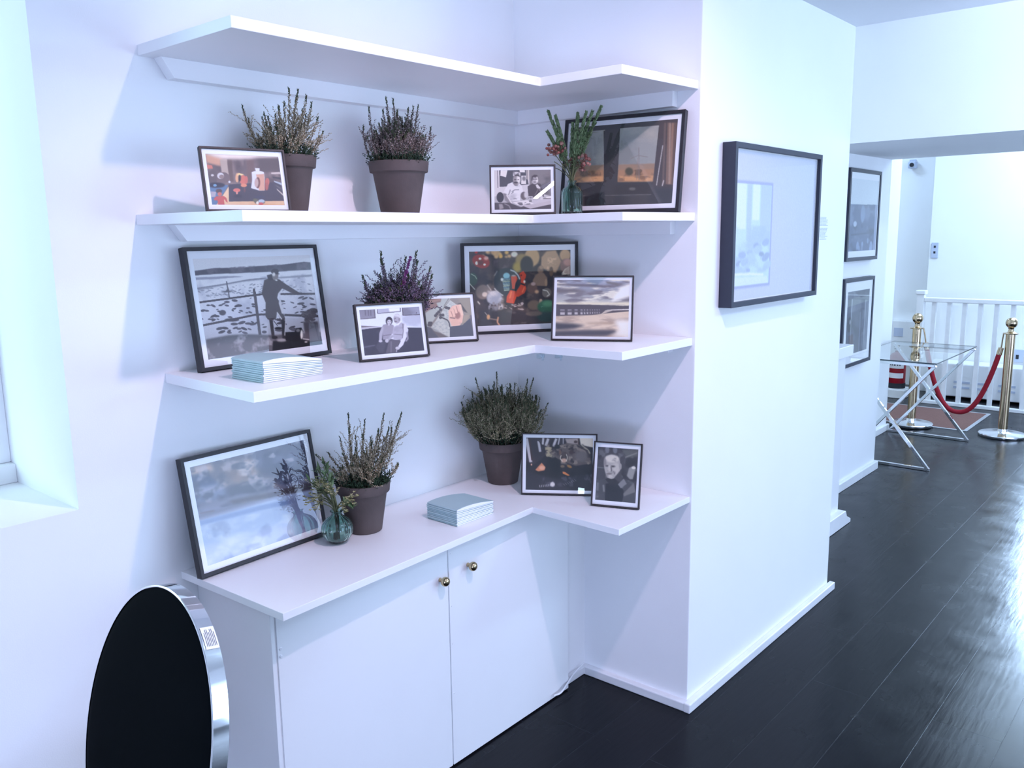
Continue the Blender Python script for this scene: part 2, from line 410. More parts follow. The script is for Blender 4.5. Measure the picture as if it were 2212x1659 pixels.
# ------------------------------------------------------------------ photo prints: painted dot by dot into colour attributes
class Cv:
    def __init__(s, w, h, quad, base=(128, 128, 128), seed=1):
        s.W, s.H = w*2, h*2
        s.a = np.empty((s.H, s.W, 3)); s.a[:] = base
        s.rg = np.random.default_rng(seed)
        src = np.array(quad, float); dst = np.array([(0, 0), (1, 0), (1, 1), (0, 1)], float)
        A = []; b = []
        for (x, y), (X, Y) in zip(src, dst):
            A.append([x, y, 1, 0, 0, 0, -X*x, -X*y]); b.append(X)
            A.append([0, 0, 0, x, y, 1, -Y*x, -Y*y]); b.append(Y)
        s.Hm = np.append(np.linalg.solve(np.array(A), np.array(b)), 1).reshape(3, 3)
    def t(s, pts):
        p = np.c_[np.array(pts, float), np.ones(len(pts))] @ s.Hm.T
        return p[:, :2]/p[:, 2:3]*[s.W, s.H]
    def blur(s, m, r):
        r = int(r*0.55+0.5)
        if r < 1: return m
        for ax in (0, 1):
            for _ in range(2):
                pad = [(0, 0)]*m.ndim; pad[ax] = (r+1, r)
                c = np.cumsum(np.pad(m, pad, mode='edge'), axis=ax)
                n = m.shape[ax]
                m = (np.take(c, range(2*r+1, 2*r+1+n), axis=ax)-np.take(c, range(0, n), axis=ax))/(2*r+1)
        return m
    def mask(s, P):
        m = np.zeros((s.H, s.W))
        x0, y0 = np.floor(P.min(0)).astype(int); x1, y1 = np.ceil(P.max(0)).astype(int)
        x0 = max(x0, 0); y0 = max(y0, 0); x1 = min(x1, s.W); y1 = min(y1, s.H)
        if x1 <= x0 or y1 <= y0: return m
        X, Y = np.meshgrid(np.arange(x0, x1)+.5, np.arange(y0, y1)+.5)
        ins = np.zeros(X.shape, bool); n = len(P)
        for i in range(n):
            ax, ay = P[i]; bx, by = P[(i+1) % n]
            if ay == by: continue
            c = ((ay > Y) != (by > Y)) & (X < (bx-ax)*(Y-ay)/(by-ay)+ax)
            ins ^= c
        m[y0:y1, x0:x1] = ins
        return m
    def put(s, m, col, al=1.0):
        m = (m*al)[..., None]; s.a = s.a*(1-m)+np.array(col, float)*m
    def poly(s, pts, col, soft=0, al=1.0): s.put(s.blur(s.mask(s.t(pts)), soft), col, al)
    def ell(s, cx, cy, rx, ry, col, soft=0, al=1.0, rot=0):
        k = np.linspace(0, 2*PI, 28, endpoint=False); c, q = math.cos(R(rot)), math.sin(R(rot))
        ex, ey = rx*np.cos(k), ry*np.sin(k)
        s.poly(np.c_[cx+ex*c-ey*q, cy+ex*q+ey*c], col, soft, al)
    def line(s, pts, w, col, soft=0, al=1.0):
        m = np.zeros((s.H, s.W))
        for (x0, y0), (x1, y1) in zip(pts[:-1], pts[1:]):
            d = math.hypot(x1-x0, y1-y0) or 1; nx, ny = -(y1-y0)/d*w/2, (x1-x0)/d*w/2
            m = np.maximum(m, s.mask(s.t([(x0+nx, y0+ny), (x1+nx, y1+ny), (x1-nx, y1-ny), (x0-nx, y0-ny)])))
        s.put(s.blur(m, soft), col, al)
    def grad(s, stops):
        ys = [q[0] for q in stops]; v = np.linspace(0, 1, s.H)
        for k in range(3): s.a[..., k] = np.interp(v, ys, [q[1][k] for q in stops])[:, None]
    def fbm(s, fx, fy, oct=4):
        out = np.zeros((s.H, s.W)); amp = 1; tot = 0
        for o in range(oct):
            gx, gy = max(2, int(fx*2**o))+1, max(2, int(fy*2**o))+1
            g = s.rg.random((gy+1, gx+1))
            xs = np.linspace(0, gx-1e-6, s.W); ys = np.linspace(0, gy-1e-6, s.H)
            xi = xs.astype(int); yi = ys.astype(int); xf = xs-xi; yf = (ys-yi)[:, None]
            xf = xf*xf*(3-2*xf); yf = yf*yf*(3-2*yf)
            a = g[yi][:, xi]*(1-xf)+g[yi][:, xi+1]*xf; b = g[yi+1][:, xi]*(1-xf)+g[yi+1][:, xi+1]*xf
            out += amp*(a*(1-yf)+b*yf); tot += amp; amp *= .55
        return out/tot
    def tex(s, pts, col, fx, fy, lo, hi, al=1.0, soft=0):
        m = s.blur(s.mask(s.t(pts)), soft) if pts is not None else np.ones((s.H, s.W))
        s.put(m*np.clip((s.fbm(fx, fy)-lo)/(hi-lo), 0, 1), col, al)
    def spots(s, pts, n, rx, ry, col, soft=0, al=1.0, jit=0.5):
        """n small blots scattered inside a quad"""
        q = np.array(pts, float)
        for _ in range(n):
            u, v = s.rg.random(2); p = (q[0]*(1-u)+q[1]*u)*(1-v)+(q[3]*(1-u)+q[2]*u)*v
            k = 1+jit*(s.rg.random()*2-1); c = np.array(col)*(1+0.25*(s.rg.random()-.5))
            s.ell(p[0], p[1], rx*k, ry*k, np.clip(c, 0, 255), soft, al, s.rg.random()*60-30)
    def done(s, sat=1.0, gam=1.0):
        a = s.a.reshape(s.H//2, 2, s.W//2, 2, 3).mean((1, 3))
        a = a*(1+0.010*s.rg.standard_normal(a.shape[:2]))[..., None]
        g = a.mean(-1, keepdims=True); a = g+(a-g)*sat
        if gam != 1.0: a = 255*(np.clip(a, 0, 255)/255)**gam
        return np.clip(a, 0, 255)

WHITE_REF = lin((200, 214, 248))
def print_mesh(name, img, w, h, parent, y=-0.001, x0=0.0, z0=0.0, ref=WHITE_REF):
    """flat sheet standing in the x-z plane, facing -y, one vertex per dot of the picture"""
    ny, nx = img.shape[:2]
    X, Z = np.meshgrid(np.linspace(x0, x0+w, nx), np.linspace(z0+h, z0, ny))
    co = np.stack([X, np.full(X.shape, y), Z], -1).reshape(-1, 3)
    idx = np.arange(nx*ny).reshape(ny, nx)
    f = np.stack([idx[:-1, :-1], idx[1:, :-1], idx[1:, 1:], idx[:-1, 1:]], -1).reshape(-1)
    me = bpy.data.meshes.new(name)
    me.vertices.add(nx*ny); me.vertices.foreach_set('co', co.ravel())
    nf = (nx-1)*(ny-1)
    me.loops.add(nf*4); me.loops.foreach_set('vertex_index', f.astype(np.int32))
    me.polygons.add(nf); me.polygons.foreach_set('loop_start', np.arange(0, nf*4, 4, dtype=np.int32))
    me.update(calc_edges=True); me.validate()
    ca = me.color_attributes.new('ink', 'FLOAT_COLOR', 'POINT')
    c = np.clip(lin(img)/ref*0.84*0.95+0.012, 0, 0.86)  # constant lift puts the glass haze into the ink colour
    ca.data.foreach_set('color', np.concatenate([c.reshape(-1, 3), np.ones((nx*ny, 1))], 1).astype(np.float32).ravel())
    return mobj(name, me, M['ink'], parent)

def pic_toys():
    c = Cv(200, 150, [(205, 275), (1838, 330), (2005, 1432), (372, 1428)], (118, 104, 106), 3)
    c.tex(None, (160, 140, 138), 6, 3, .35, .7, .8); c.tex(None, (86, 72, 78), 8, 3, .45, .75, .8)
    c.poly([(205, 275), (600, 380), (560, 560), (250, 480)], (226, 170, 140), 10, .9)
    c.poly([(540, 400), (700, 400), (770, 900), (600, 800)], (186, 168, 160), 4)
    c.poly([(700, 400), (800, 400), (850, 900), (770, 900)], (112, 92, 88), 4)
    c.poly([(1130, 400), (1290, 400), (1310, 900), (1160, 900)], (118, 94, 92), 4)
    c.poly([(1350, 360), (1840, 330), (1890, 650), (1450, 700)], (96, 84, 86), 12)
    c.poly([(205, 275), (1838, 330), (1845, 350), (1400, 360), (1200, 392), (600, 395), (420, 350)], (252, 236, 230), 14, .9)  # ceiling-light reflection painted pale along the top edge
    c.poly([(250, 520), (370, 540), (390, 610), (260, 620)], (214, 124, 108), 2)
    c.ell(390, 800, 120, 160, (104, 92, 96), 4); c.ell(380, 760, 34, 26, (208, 204, 208), 1)
    c.ell(620, 820, 145, 130, (120, 104, 106), 2); c.ell(560, 770, 75, 70, (206, 204, 212), 2); c.ell(585, 790, 55, 45, (150, 130, 128), 2)
    c.ell(760, 905, 25, 25, (206, 210, 226), 1)
    c.poly([(300, 930), (740, 980), (470, 1430), (370, 1430)], (92, 130, 172), 2)
    c.ell(470, 980, 190, 60, (50, 52, 70), 6); c.ell(440, 985, 40, 30, (110, 160, 200), 2)
    c.poly([(740, 960), (1890, 900), (1990, 1320), (750, 1345)], (70, 68, 84), 1)
    c.poly([(745, 1010), (755, 1345), (1990, 1325), (2005, 1432), (470, 1430)], (232, 196, 158), 1)
    c.tex([(755, 1345), (1990, 1325), (2005, 1432), (750, 1432)], (222, 172, 128), 5, 3, .4, .7)
    c.poly([(345, 1120), (470, 1130), (450, 1240), (350, 1250)], (176, 170, 186), 2)
    # red toy figures and mushroom
    for x, y, rx, ry, k in ((930, 810, 40, 105, (226, 170, 130)), (1060, 860, 70, 110, (214, 116, 98)), (1130, 860, 38, 90, (206, 110, 100)), (1080, 980, 70, 40, (224, 140, 110))):
        c.ell(x, y, rx, ry, k, 2)
    c.poly([(920, 760), (960, 700), (1085, 740), (1010, 765)], (238, 208, 146), 2); c.ell(985, 820, 28, 75, (50, 44, 56), 3)
    c.ell(925, 1090, 82, 44, (218, 116, 104), 1); c.ell(930, 1150, 20, 40, (232, 150, 136), 1); c.ell(960, 1225, 95, 42, (48, 52, 66), 3); c.ell(1100, 1080, 20, 60, (120, 80, 84), 3)
    # lidded white jar
    c.poly([(1250, 690), (1525, 700), (1540, 800), (1545, 1090), (1420, 1095), (1240, 1040), (1262, 860)], (214, 216, 230), 1)
    c.poly([(1350, 730), (1525, 720), (1548, 1090), (1420, 1092)], (216, 164, 142), 4)
    c.ell(1390, 920, 52, 125, (128, 82, 76), 2); c.ell(1360, 920, 45, 100, (196, 168, 164), 2)
    c.ell(1388, 692, 138, 36, (222, 224, 240), 1); c.poly([(1320, 590), (1425, 592), (1425, 660), (1340, 660)], (222, 226, 242), 2)
    c.ell(1600, 900, 50, 90, (196, 104, 92), 2); c.ell(1590, 1000, 40, 90, (180, 96, 86), 3)
    for i, k in enumerate(((206, 192, 190), (70, 66, 74), (170, 182, 198), (98, 96, 104), (190, 180, 176))):
        y = 690+i*88; c.poly([(1680-i*18+i*50, y), (1880+i*22, y-20+i*38), (1890+i*22, y+36+i*38), (1690+i*32, y+34)], k, 1)
    # small figure in red
    c.ell(530, 1110, 70, 50, (96, 78, 80), 3); c.ell(548, 1180, 50, 46, (206, 116, 100), 2)
    c.poly([(470, 1230), (640, 1220), (700, 1270), (730, 1370), (690, 1350), (660, 1300), (640, 1300), (660, 1430), (520, 1430), (500, 1320), (430, 1320), (420, 1280)], (206, 92, 88), 2)
    # shells
    c.ell(1440, 1350, 120, 50, (116, 108, 96), 4); c.ell(1480, 1330, 70, 40, (176, 196, 216), 2); c.ell(1470, 1390, 50, 30, (206, 84, 82), 2); c.ell(1390, 1370, 30, 40, (232, 228, 220), 2); c.ell(1340, 1310, 50, 40, (110, 112, 84), 3); c.ell(1430, 1240, 130, 26, (58, 64, 96), 4)
    return c.done(0.88, 1.1)

def pic_two_men():
    c = Cv(170, 128, [(228, 290), (1975, 285), (1975, 1510), (230, 1525)], (160, 164, 186), 5)
    c.poly([(228, 290), (1975, 285), (1975, 1100), (228, 1100)], (184, 188, 212))
    c.poly([(1310, 285), (1980, 280), (1980, 1120), (1320, 900)], (112, 112, 128), 6); c.tex([(1310, 285), (1980, 280), (1980, 1120), (1320, 900)], (72, 72, 88), 3, 3, .45, .7, .7, 10)
    c.poly([(330, 290), (400, 290), (400, 840), (335, 840)], (196, 200, 226)); c.poly([(335, 290), (358, 290), (365, 840), (340, 840)], (88, 86, 104))
    c.poly([(395, 290), (1215, 290), (1290, 740), (640, 800), (400, 806)], (70, 72, 90))
    c.poly([(1205, 290), (1310, 290), (1310, 590), (1220, 580)], (140, 140, 156)); c.line([(1290, 290), (1290, 590)], 22, (196, 198, 216))
    c.poly([(440, 290), (650, 295), (600, 515), (425, 460)], (204, 208, 230)); c.poly([(815, 345), (1040, 350), (1045, 470), (820, 480)], (176, 180, 204)); c.spots([(830, 360), (1020, 360), (1020, 460), (830, 460)], 10, 24, 14, (100, 102, 122))
    c.poly([(1015, 290), (1180, 290), (1185, 370), (1030, 360)], (206, 210, 230)); c.poly([(1070, 470), (1215, 470), (1215, 730), (1065, 730)], (196, 200, 222)); c.ell(1150, 560, 55, 70, (110, 112, 130), 5)
    c.poly([(1060, 760), (1280, 750), (1280, 900), (1060, 920)], (180, 184, 208), 2)
    # man in white t-shirt
    c.poly([(560, 900), (660, 720), (800, 665), (1000, 690), (1080, 780), (1120, 960), (1030, 1000), (1030, 1240), (700, 1240), (690, 1040), (620, 1080), (500, 1010)], (196, 202, 228), 2)
    c.tex([(690, 800), (1030, 760), (1030, 1240), (700, 1240)], (150, 154, 180), 4, 5, .45, .7, .8, 6)
    c.line([(730, 900), (690, 1020), (660, 1060)], 26, (110, 112, 132), 3); c.line([(770, 960), (870, 900), (1000, 900)], 24, (96, 98, 120), 2, .8); c.line([(760, 1020), (830, 960)], 20, (96, 98, 120), 2); c.line([(820, 1190), (870, 1165), (920, 1190)], 22, (120, 122, 144), 2)
    c.poly([(800, 660), (940, 700), (960, 780), (870, 780), (810, 700)], (98, 98, 116), 3)
    c.ell(925, 590, 112, 165, (132, 132, 150), 3); c.ell(985, 580, 58, 130, (202, 206, 228), 8); c.poly([(860, 490), (900, 430), (990, 430), (1035, 510), (940, 470)], (60, 58, 72), 4)
    c.ell(885, 590, 40, 16, (62, 60, 76), 2); c.ell(975, 590, 26, 14, (70, 68, 84), 2); c.ell(900, 680, 70, 26, (62, 60, 76), 4); c.line([(945, 600), (950, 660)], 14, (176, 178, 200), 2)
    c.poly([(500, 1000), (600, 1020), (780, 1330), (740, 1370), (560, 1230)], (120, 120, 140), 4); c.line([(610, 1060), (770, 1330)], 30, (206, 210, 232), 4)
    # man in dark shirt
    c.poly([(1260, 800), (1400, 720), (1640, 720), (1720, 880), (1750, 1120), (1270, 1190)], (66, 62, 76), 2)
    c.ell(1480, 600, 100, 140, (160, 162, 184), 3); c.poly([(1370, 600), (1390, 490), (1470, 440), (1560, 460), (1600, 560), (1580, 640), (1540, 540), (1430, 520), (1395, 660)], (66, 62, 76), 3); c.ell(1550, 590, 30, 90, (206, 210, 230), 5)
    c.line([(1400, 585), (1560, 580)], 14, (70, 68, 82), 1); c.ell(1475, 670, 46, 14, (96, 94, 110), 2); c.ell(1440, 580, 26, 20, (100, 100, 118), 2); c.ell(1520, 580, 26, 20, (100, 100, 118), 2)
    c.poly([(1500, 760), (1560, 735), (1650, 850), (1640, 880), (1540, 860)], (186, 190, 212), 2); c.line([(1600, 900), (1700, 960)], 20, (140, 140, 160), 2)
    for k in range(6): c.ell(1590-k*22, 870+k*38, 10, 10, (190, 192, 212), 1)
    # chairs, table, mug, paper
    c.ell(415, 1130, 110, 160, (54, 54, 70), 2); c.ell(1140, 1090, 100, 125, (92, 88, 102), 2); c.ell(1210, 1060, 66, 105, (178, 182, 206), 5)
    c.poly([(780, 1280), (1975, 1170), (1975, 1360), (1350, 1490), (900, 1340)], (172, 174, 200), 2); c.poly([(1130, 1410), (1980, 1360), (1980, 1530), (800, 1530)], (70, 66, 80), 2); c.poly([(1120, 1410), (1975, 1240), (1975, 1350), (1330, 1490)], (166, 166, 190), 2)
    c.poly([(230, 1300), (700, 1300), (1000, 1420), (1300, 1530), (230, 1530)], (72, 70, 86), 4); c.poly([(370, 1340), (480, 1340), (520, 1470), (390, 1510)], (140, 140, 160), 3); c.line([(540, 1330), (680, 1390), (740, 1510)], 32, (128, 128, 148), 3)
    c.poly([(800, 1290), (1240, 1220), (1440, 1340), (960, 1370)], (196, 200, 224), 2); c.spots([(880, 1310), (1240, 1290), (1360, 1350), (980, 1370)], 14, 46, 12, (96, 96, 114), 1)
    c.poly([(1275, 1100), (1410, 1105), (1395, 1280), (1295, 1280)], (186, 192, 216), 1)
    for y in (1140, 1190, 1235, 1270): c.line([(1300, y), (1385, y)], 22, (70, 68, 84), 1)
    c.poly([(1640, 1020), (1710, 1020), (1715, 1215), (1640, 1215)], (184, 188, 212), 2); c.poly([(1800, 1130), (1975, 1100), (1975, 1160), (1820, 1160)], (206, 210, 230), 2); c.line([(1730, 1180), (1970, 1180)], 22, (90, 86, 98), 2)
    return c.done()

def pic_window():
    c = Cv(250, 185, [(455, 335), (2033, 185), (1922, 1478), (330, 1545)], (60, 62, 76), 7)
    c.tex(None, (46, 50, 66), 3, 3, .4, .65)
    for q in ([(500, 400), (942, 365), (893, 1140), (420, 1165)], [(1165, 340), (1745, 290), (1640, 1135), (1108, 1145)]):
        c.poly(q, (128, 140, 160)); c.tex(q, (104, 118, 138), 3, 3, .4, .7, .8); c.tex(q, (152, 158, 172), 4, 4, .5, .75, .8)
        a, b, d, e = [np.array(p) for p in q]
        lo = lambda t: (a*(1-t)+e*t, b*(1-t)+d*t)
        p0, p1 = lo(.68); c.poly([p0, p1, d, e], (140, 116, 106), 3)
        p0, p1 = lo(.78); c.poly([p0, p1, d, e], (158, 116, 92), 5); c.tex([p0, p1, d, e], (96, 78, 72), 14, 9, .45, .65, .9)
        p0, p1 = lo(.9); c.poly([p0, p1, d, e], (190, 138, 98), 6); c.tex([p0, p1, d, e], (130, 96, 78), 9, 14, .5, .7)
    c.line([(1437, 625), (1430, 1120)], 16, (112, 112, 124), 1, .8); c.line([(1310, 795), (1430, 745), (1570, 770)], 9, (112, 112, 124), 1); c.line([(1350, 885), (1430, 875), (1500, 890)], 8, (116, 114, 122), 1); c.line([(1415, 780), (1395, 1120)], 8, (120, 114, 118), 1)
    c.ell(1285, 990, 60, 60, (70, 72, 66), 6)
    c.line([(1103, 735), (1092, 845)], 14, (140, 146, 160), 1)
    c.poly([(920, 380), (1160, 340), (1105, 1150), (1030, 1480), (905, 1500)], (52, 54, 68), 2)
    c.poly([(1760, 215), (2033, 185), (1930, 1480), (1600, 1490), (1640, 1140)], (66, 60, 74), 3)
    for x0, x1, k, wd in ((1960, 1905, (136, 106, 100), 60), (1895, 1850, (116, 92, 90), 46), (1990, 1935, (92, 74, 76), 46), (1835, 1790, (96, 82, 90), 30), (1910, 1880, (160, 140, 140), 16)):
        c.line([(x0, 250), (x1, 1180)], wd, k, 3)
    c.line([(1795, 590), (1690, 1200)], 12, (170, 176, 198), 2); c.line([(1800, 1120), (1775, 1210)], 16, (170, 172, 196), 2)
    c.poly([(1590, 1230), (1950, 1230), (1925, 1480), (1560, 1490)], (52, 56, 74), 10)
    c.line([(420, 1375), (1610, 1340)], 9, (96, 100, 116), 1); c.poly([(600, 1380), (910, 1300), (905, 1500), (600, 1525)], (24, 26, 40), 6); c.poly([(1040, 1200), (1600, 1180), (1590, 1320), (1060, 1340)], (48, 48, 60), 8); c.ell(1325, 1255, 50, 24, (84, 88, 100), 4)
    return c.done(0.72)

def pic_snow():
    c = Cv(270, 205, [(198, 205), (1628, 170), (1805, 1290), (402, 1470)], (200, 206, 234), 11)
    c.grad([(0, (206, 214, 240)), (.14, (206, 214, 240)), (.3, (206, 212, 238)), (.6, (190, 196, 226)), (1, (150, 150, 172))])
    c.tex([(240, 480), (1660, 400), (1800, 1290), (402, 1470)], (170, 176, 206), 8, 5, .5, .7, .8)
    c.poly([(222, 360), (480, 325), (800, 325), (1000, 305), (1300, 290), (1560, 258), (1640, 265), (1650, 355), (1260, 375), (500, 398), (230, 415)], (84, 84, 104), 1)
    c.tex([(222, 360), (480, 325), (1640, 265), (1650, 355), (230, 415)], (110, 110, 132), 16, 8, .5, .7, .8)
    c.poly([(232, 440), (700, 425), (830, 435), (500, 462), (240, 470)], (146, 150, 180), 2)
    c.poly([(265, 580), (620, 520), (900, 470), (1090, 455), (1660, 415), (1660, 440), (1090, 470), (800, 500), (270, 600)], (138, 142, 168), 3)
    c.line([(260, 575), (600, 525), (880, 475), (1100, 455)], 10, (110, 112, 136), 2)
    dk = (84, 82, 100)
    c.spots([(270, 590), (1660, 440), (1690, 640), (290, 700)], 130, 18, 6, (140, 144, 170), 0, .9)
    c.spots([(300, 780), (960, 690), (1000, 880), (320, 1000)], 34, 26, 11, dk)
    c.spots([(1010, 690), (1700, 690), (1740, 900), (1040, 900)], 30, 32, 10, dk)
    c.spots([(340, 1050), (1000, 960), (1040, 1130), (370, 1150)], 16, 36, 14, dk); c.ell(575, 880, 42, 34, dk, 1); c.ell(720, 1022, 46, 18, dk); c.ell(890, 1017, 40, 14, dk); c.ell(1088, 1125, 30, 18, dk)
    c.spots([(1050, 940), (1740, 940), (1760, 1100), (1060, 1140)], 18, 34, 12, dk)
    c.line([(622, 490), (655, 690)], 14, (90, 90, 108)); c.poly([(550, 625), (610, 610), (640, 575), (660, 610), (720, 610), (650, 625)], (92, 92, 110), 1)
    # railing
    rl = (74, 70, 84)
    c.line([(285, 750), (960, 665), (1060, 655)], 24, rl); c.line([(1280, 655), (1700, 655)], 26, rl); c.line([(335, 1035), (700, 965), (970, 910), (1110, 905)], 26, rl); c.line([(1330, 915), (1745, 935)], 28, rl); c.ell(690, 970, 90, 22, rl, 1)
    c.line([(962, 620), (1035, 1160)], 34, (84, 80, 94)); c.ell(956, 605, 14, 26, rl)
    # shadowed bank in front
    c.poly([(375, 1210), (650, 1160), (860, 1150), (1200, 1165), (1800, 1130), (1805, 1290), (402, 1470)], (88, 88, 104), 5)
    c.tex([(375, 1180), (900, 1130), (1200, 1200), (1200, 1350), (402, 1470)], (150, 152, 172), 14, 10, .52, .72, .9, 8)
    c.poly([(1195, 1240), (1500, 1220), (1805, 1180), (1805, 1290), (1190, 1360)], (26, 28, 40), 4)
    c.poly([(1560, 1000), (1740, 1000), (1780, 1240), (1600, 1250)], (84, 80, 96), 6); c.spots([(1560, 860), (1700, 860), (1720, 1000), (1580, 1000)], 16, 40, 20, (84, 80, 94), 1); c.line([(1700, 1010), (1760, 1240)], 10, (60, 58, 74), 1)
    # man in long dark coat and cap
    ct = (74, 68, 80)
    c.poly([(1080, 480), (1130, 460), (1260, 470), (1310, 510), (1400, 570), (1510, 640), (1490, 665), (1420, 645), (1300, 585), (1250, 650), (1240, 700), (1290, 800), (1340, 960), (1330, 1000), (1290, 980), (1240, 880), (1230, 960), (1190, 980), (1130, 970), (1100, 930), (1100, 760), (1050, 640)], ct, 1)
    c.poly([(1110, 420), (1170, 405), (1200, 480), (1130, 480)], (58, 54, 68), 1); c.poly([(1270, 640), (1290, 600), (1250, 650), (1275, 680), (1300, 800), (1330, 900), (1300, 900), (1260, 770)], (190, 194, 220), 2)
    c.ell(1213, 425, 38, 62, (120, 116, 128), 2); c.ell(1208, 375, 48, 34, (70, 68, 82), 1); c.line([(1210, 400), (1262, 405)], 12, (60, 58, 72), 1); c.ell(1195, 410, 18, 24, (206, 208, 224), 3); c.line([(1215, 480), (1240, 485)], 14, (210, 214, 234), 2)
    c.poly([(1145, 970), (1190, 980), (1215, 1180), (1180, 1190)], (60, 56, 68), 1); c.poly([(1295, 970), (1345, 990), (1335, 1180), (1305, 1180)], (52, 50, 62), 1); c.line([(1240, 880), (1300, 970)], 14, (200, 204, 226), 2); c.line([(1345, 990), (1338, 1170)], 8, (200, 204, 226), 1)
    c.ell(1215, 1195, 36, 20, (36, 36, 46), 1); c.ell(1340, 1195, 34, 18, (36, 36, 46), 1); c.line([(1200, 985), (1250, 1050)], 8, (50, 48, 60)); c.ell(1260, 1080, 48, 16, (44, 42, 54), 1); c.ell(1300, 1230, 60, 20, (150, 152, 170), 6)
    # sitting dog
    c.poly([(1345, 1130), (1460, 1125), (1480, 1080), (1540, 1075), (1565, 1120), (1555, 1220), (1480, 1250), (1350, 1230)], (20, 20, 30), 1); c.ell(1545, 1160, 16, 60, (220, 224, 240), 3); c.ell(1500, 1110, 26, 20, (120, 120, 136), 3); c.line([(1560, 1215), (1640, 1225)], 14, (190, 192, 210), 2); c.ell(1600, 1255, 18, 8, (210, 214, 230), 1)
    return c.done()

def pic_couple():
    c = Cv(175, 132, [(145, 345), (1160, 297), (1262, 1072), (250, 1155)], (214, 226, 248), 13)
    c.tex([(860, 440), (1180, 440), (1200, 660), (900, 640)], (170, 178, 206), 3, 3, .4, .7, .8, 8)
    fr = (110, 108, 124)
    c.poly([(145, 345), (420, 335), (435, 495), (165, 515)], (136, 138, 160)); c.line([(405, 338), (425, 492)], 22, fr); c.line([(165, 508), (432, 488)], 14, fr)
    for x in (255, 305, 345): c.line([(x, 350), (x+8, 450)], 22, (100, 100, 120), 2, .7)
    c.poly([(452, 325), (850, 315), (855, 380), (460, 415)], (176, 182, 208)); c.poly([(650, 320), (835, 316), (838, 370), (660, 388)], (230, 240, 252), 6); c.line([(455, 330), (465, 412), (850, 382), (845, 316)], 12, (100, 98, 116))
    c.poly([(870, 312), (1160, 297), (1175, 440), (885, 455)], (150, 156, 182)); c.line([(878, 312), (890, 450), (1175, 440)], 14, (90, 86, 102)); c.tex([(890, 320), (1160, 310), (1170, 430), (895, 445)], (124, 128, 150), 3, 3, .45, .7)
    c.poly([(190, 620), (520, 640), (540, 660), (190, 680)], (120, 116, 130), 2); c.line([(195, 665), (540, 645)], 16, (206, 212, 232), 2)
    c.poly([(190, 690), (540, 652), (1205, 668), (1265, 1075), (250, 1160)], (58, 58, 78), 1); c.tex([(200, 700), (1200, 680), (1262, 1072), (250, 1155)], (76, 76, 98), 5, 5, .5, .75, .6); c.line([(240, 1000), (430, 965)], 20, (96, 98, 120), 4)
    # woman in grey jumper
    c.poly([(560, 610), (640, 590), (730, 615), (745, 640), (720, 760), (740, 860), (560, 870), (560, 760), (540, 880), (495, 880), (495, 760)], (150, 150, 172), 2)
    c.tex([(560, 610), (730, 615), (740, 860), (560, 870)], (118, 116, 136), 4, 6, .45, .7, .7, 3); c.line([(555, 650), (525, 760), (520, 880)], 40, (168, 170, 192), 3); c.line([(565, 800), (700, 780)], 12, (110, 108, 128), 2)
    c.ell(660, 545, 58, 74, (56, 52, 66), 1); c.ell(662, 560, 38, 50, (196, 200, 220), 3); c.poly([(615, 540), (625, 500), (690, 500), (705, 540), (660, 520)], (56, 52, 66), 2); c.ell(645, 552, 10, 5, (90, 86, 100), 1); c.ell(680, 550, 10, 5, (90, 86, 100), 1); c.line([(648, 585), (680, 582)], 7, (120, 110, 124), 1); c.ell(655, 608, 22, 18, (180, 182, 204), 2)
    c.poly([(490, 890), (650, 870), (600, 1000), (560, 1110), (520, 1110), (440, 1000)], (74, 74, 94), 3); c.ell(520, 895, 32, 22, (186, 188, 208), 2); c.ell(630, 890, 34, 34, (180, 182, 202), 2)
    # man in sleeveless pullover
    c.poly([(740, 640), (860, 570), (940, 600), (985, 700), (970, 800), (900, 970), (850, 1020), (815, 990), (860, 900), (740, 870), (660, 850), (720, 760)], (206, 212, 236), 2)
    c.poly([(745, 650), (800, 620), (860, 570), (920, 600), (890, 720), (880, 870), (740, 860), (720, 740)], (170, 172, 196), 2); c.tex([(745, 650), (900, 600), (880, 870), (730, 860)], (140, 140, 162), 4, 6, .5, .7, .7, 3)
    c.line([(745, 775), (880, 790)], 10, (110, 108, 126), 2); c.line([(890, 600), (900, 720), (885, 850)], 12, (110, 108, 126), 2); c.line([(800, 620), (860, 560)], 20, (222, 228, 246), 2)
    c.ell(792, 505, 60, 86, (168, 168, 188), 2); c.poly([(725, 450), (790, 418), (850, 450), (855, 540), (825, 480), (740, 460)], (206, 210, 226), 3); c.ell(760, 500, 12, 6, (84, 80, 96), 1); c.ell(770, 555, 24, 8, (100, 94, 108), 2); c.line([(750, 510), (752, 535)], 8, (120, 116, 130), 1); c.ell(830, 520, 14, 26, (140, 138, 156), 2)
    c.poly([(660, 880), (860, 870), (810, 1000), (790, 1090), (700, 1100), (610, 1110), (640, 980)], (92, 90, 108), 3); c.line([(700, 900), (700, 1100)], 18, (120, 118, 138), 4); c.ell(810, 1020, 38, 28, (190, 192, 212), 2); c.line([(800, 1030), (790, 1090)], 16, (170, 170, 190), 2); c.line([(730, 800), (650, 870)], 40, (160, 162, 184), 4)
    c.line([(960, 740), (980, 860), (945, 905)], 26, (150, 150, 172), 3)
    return c.done()

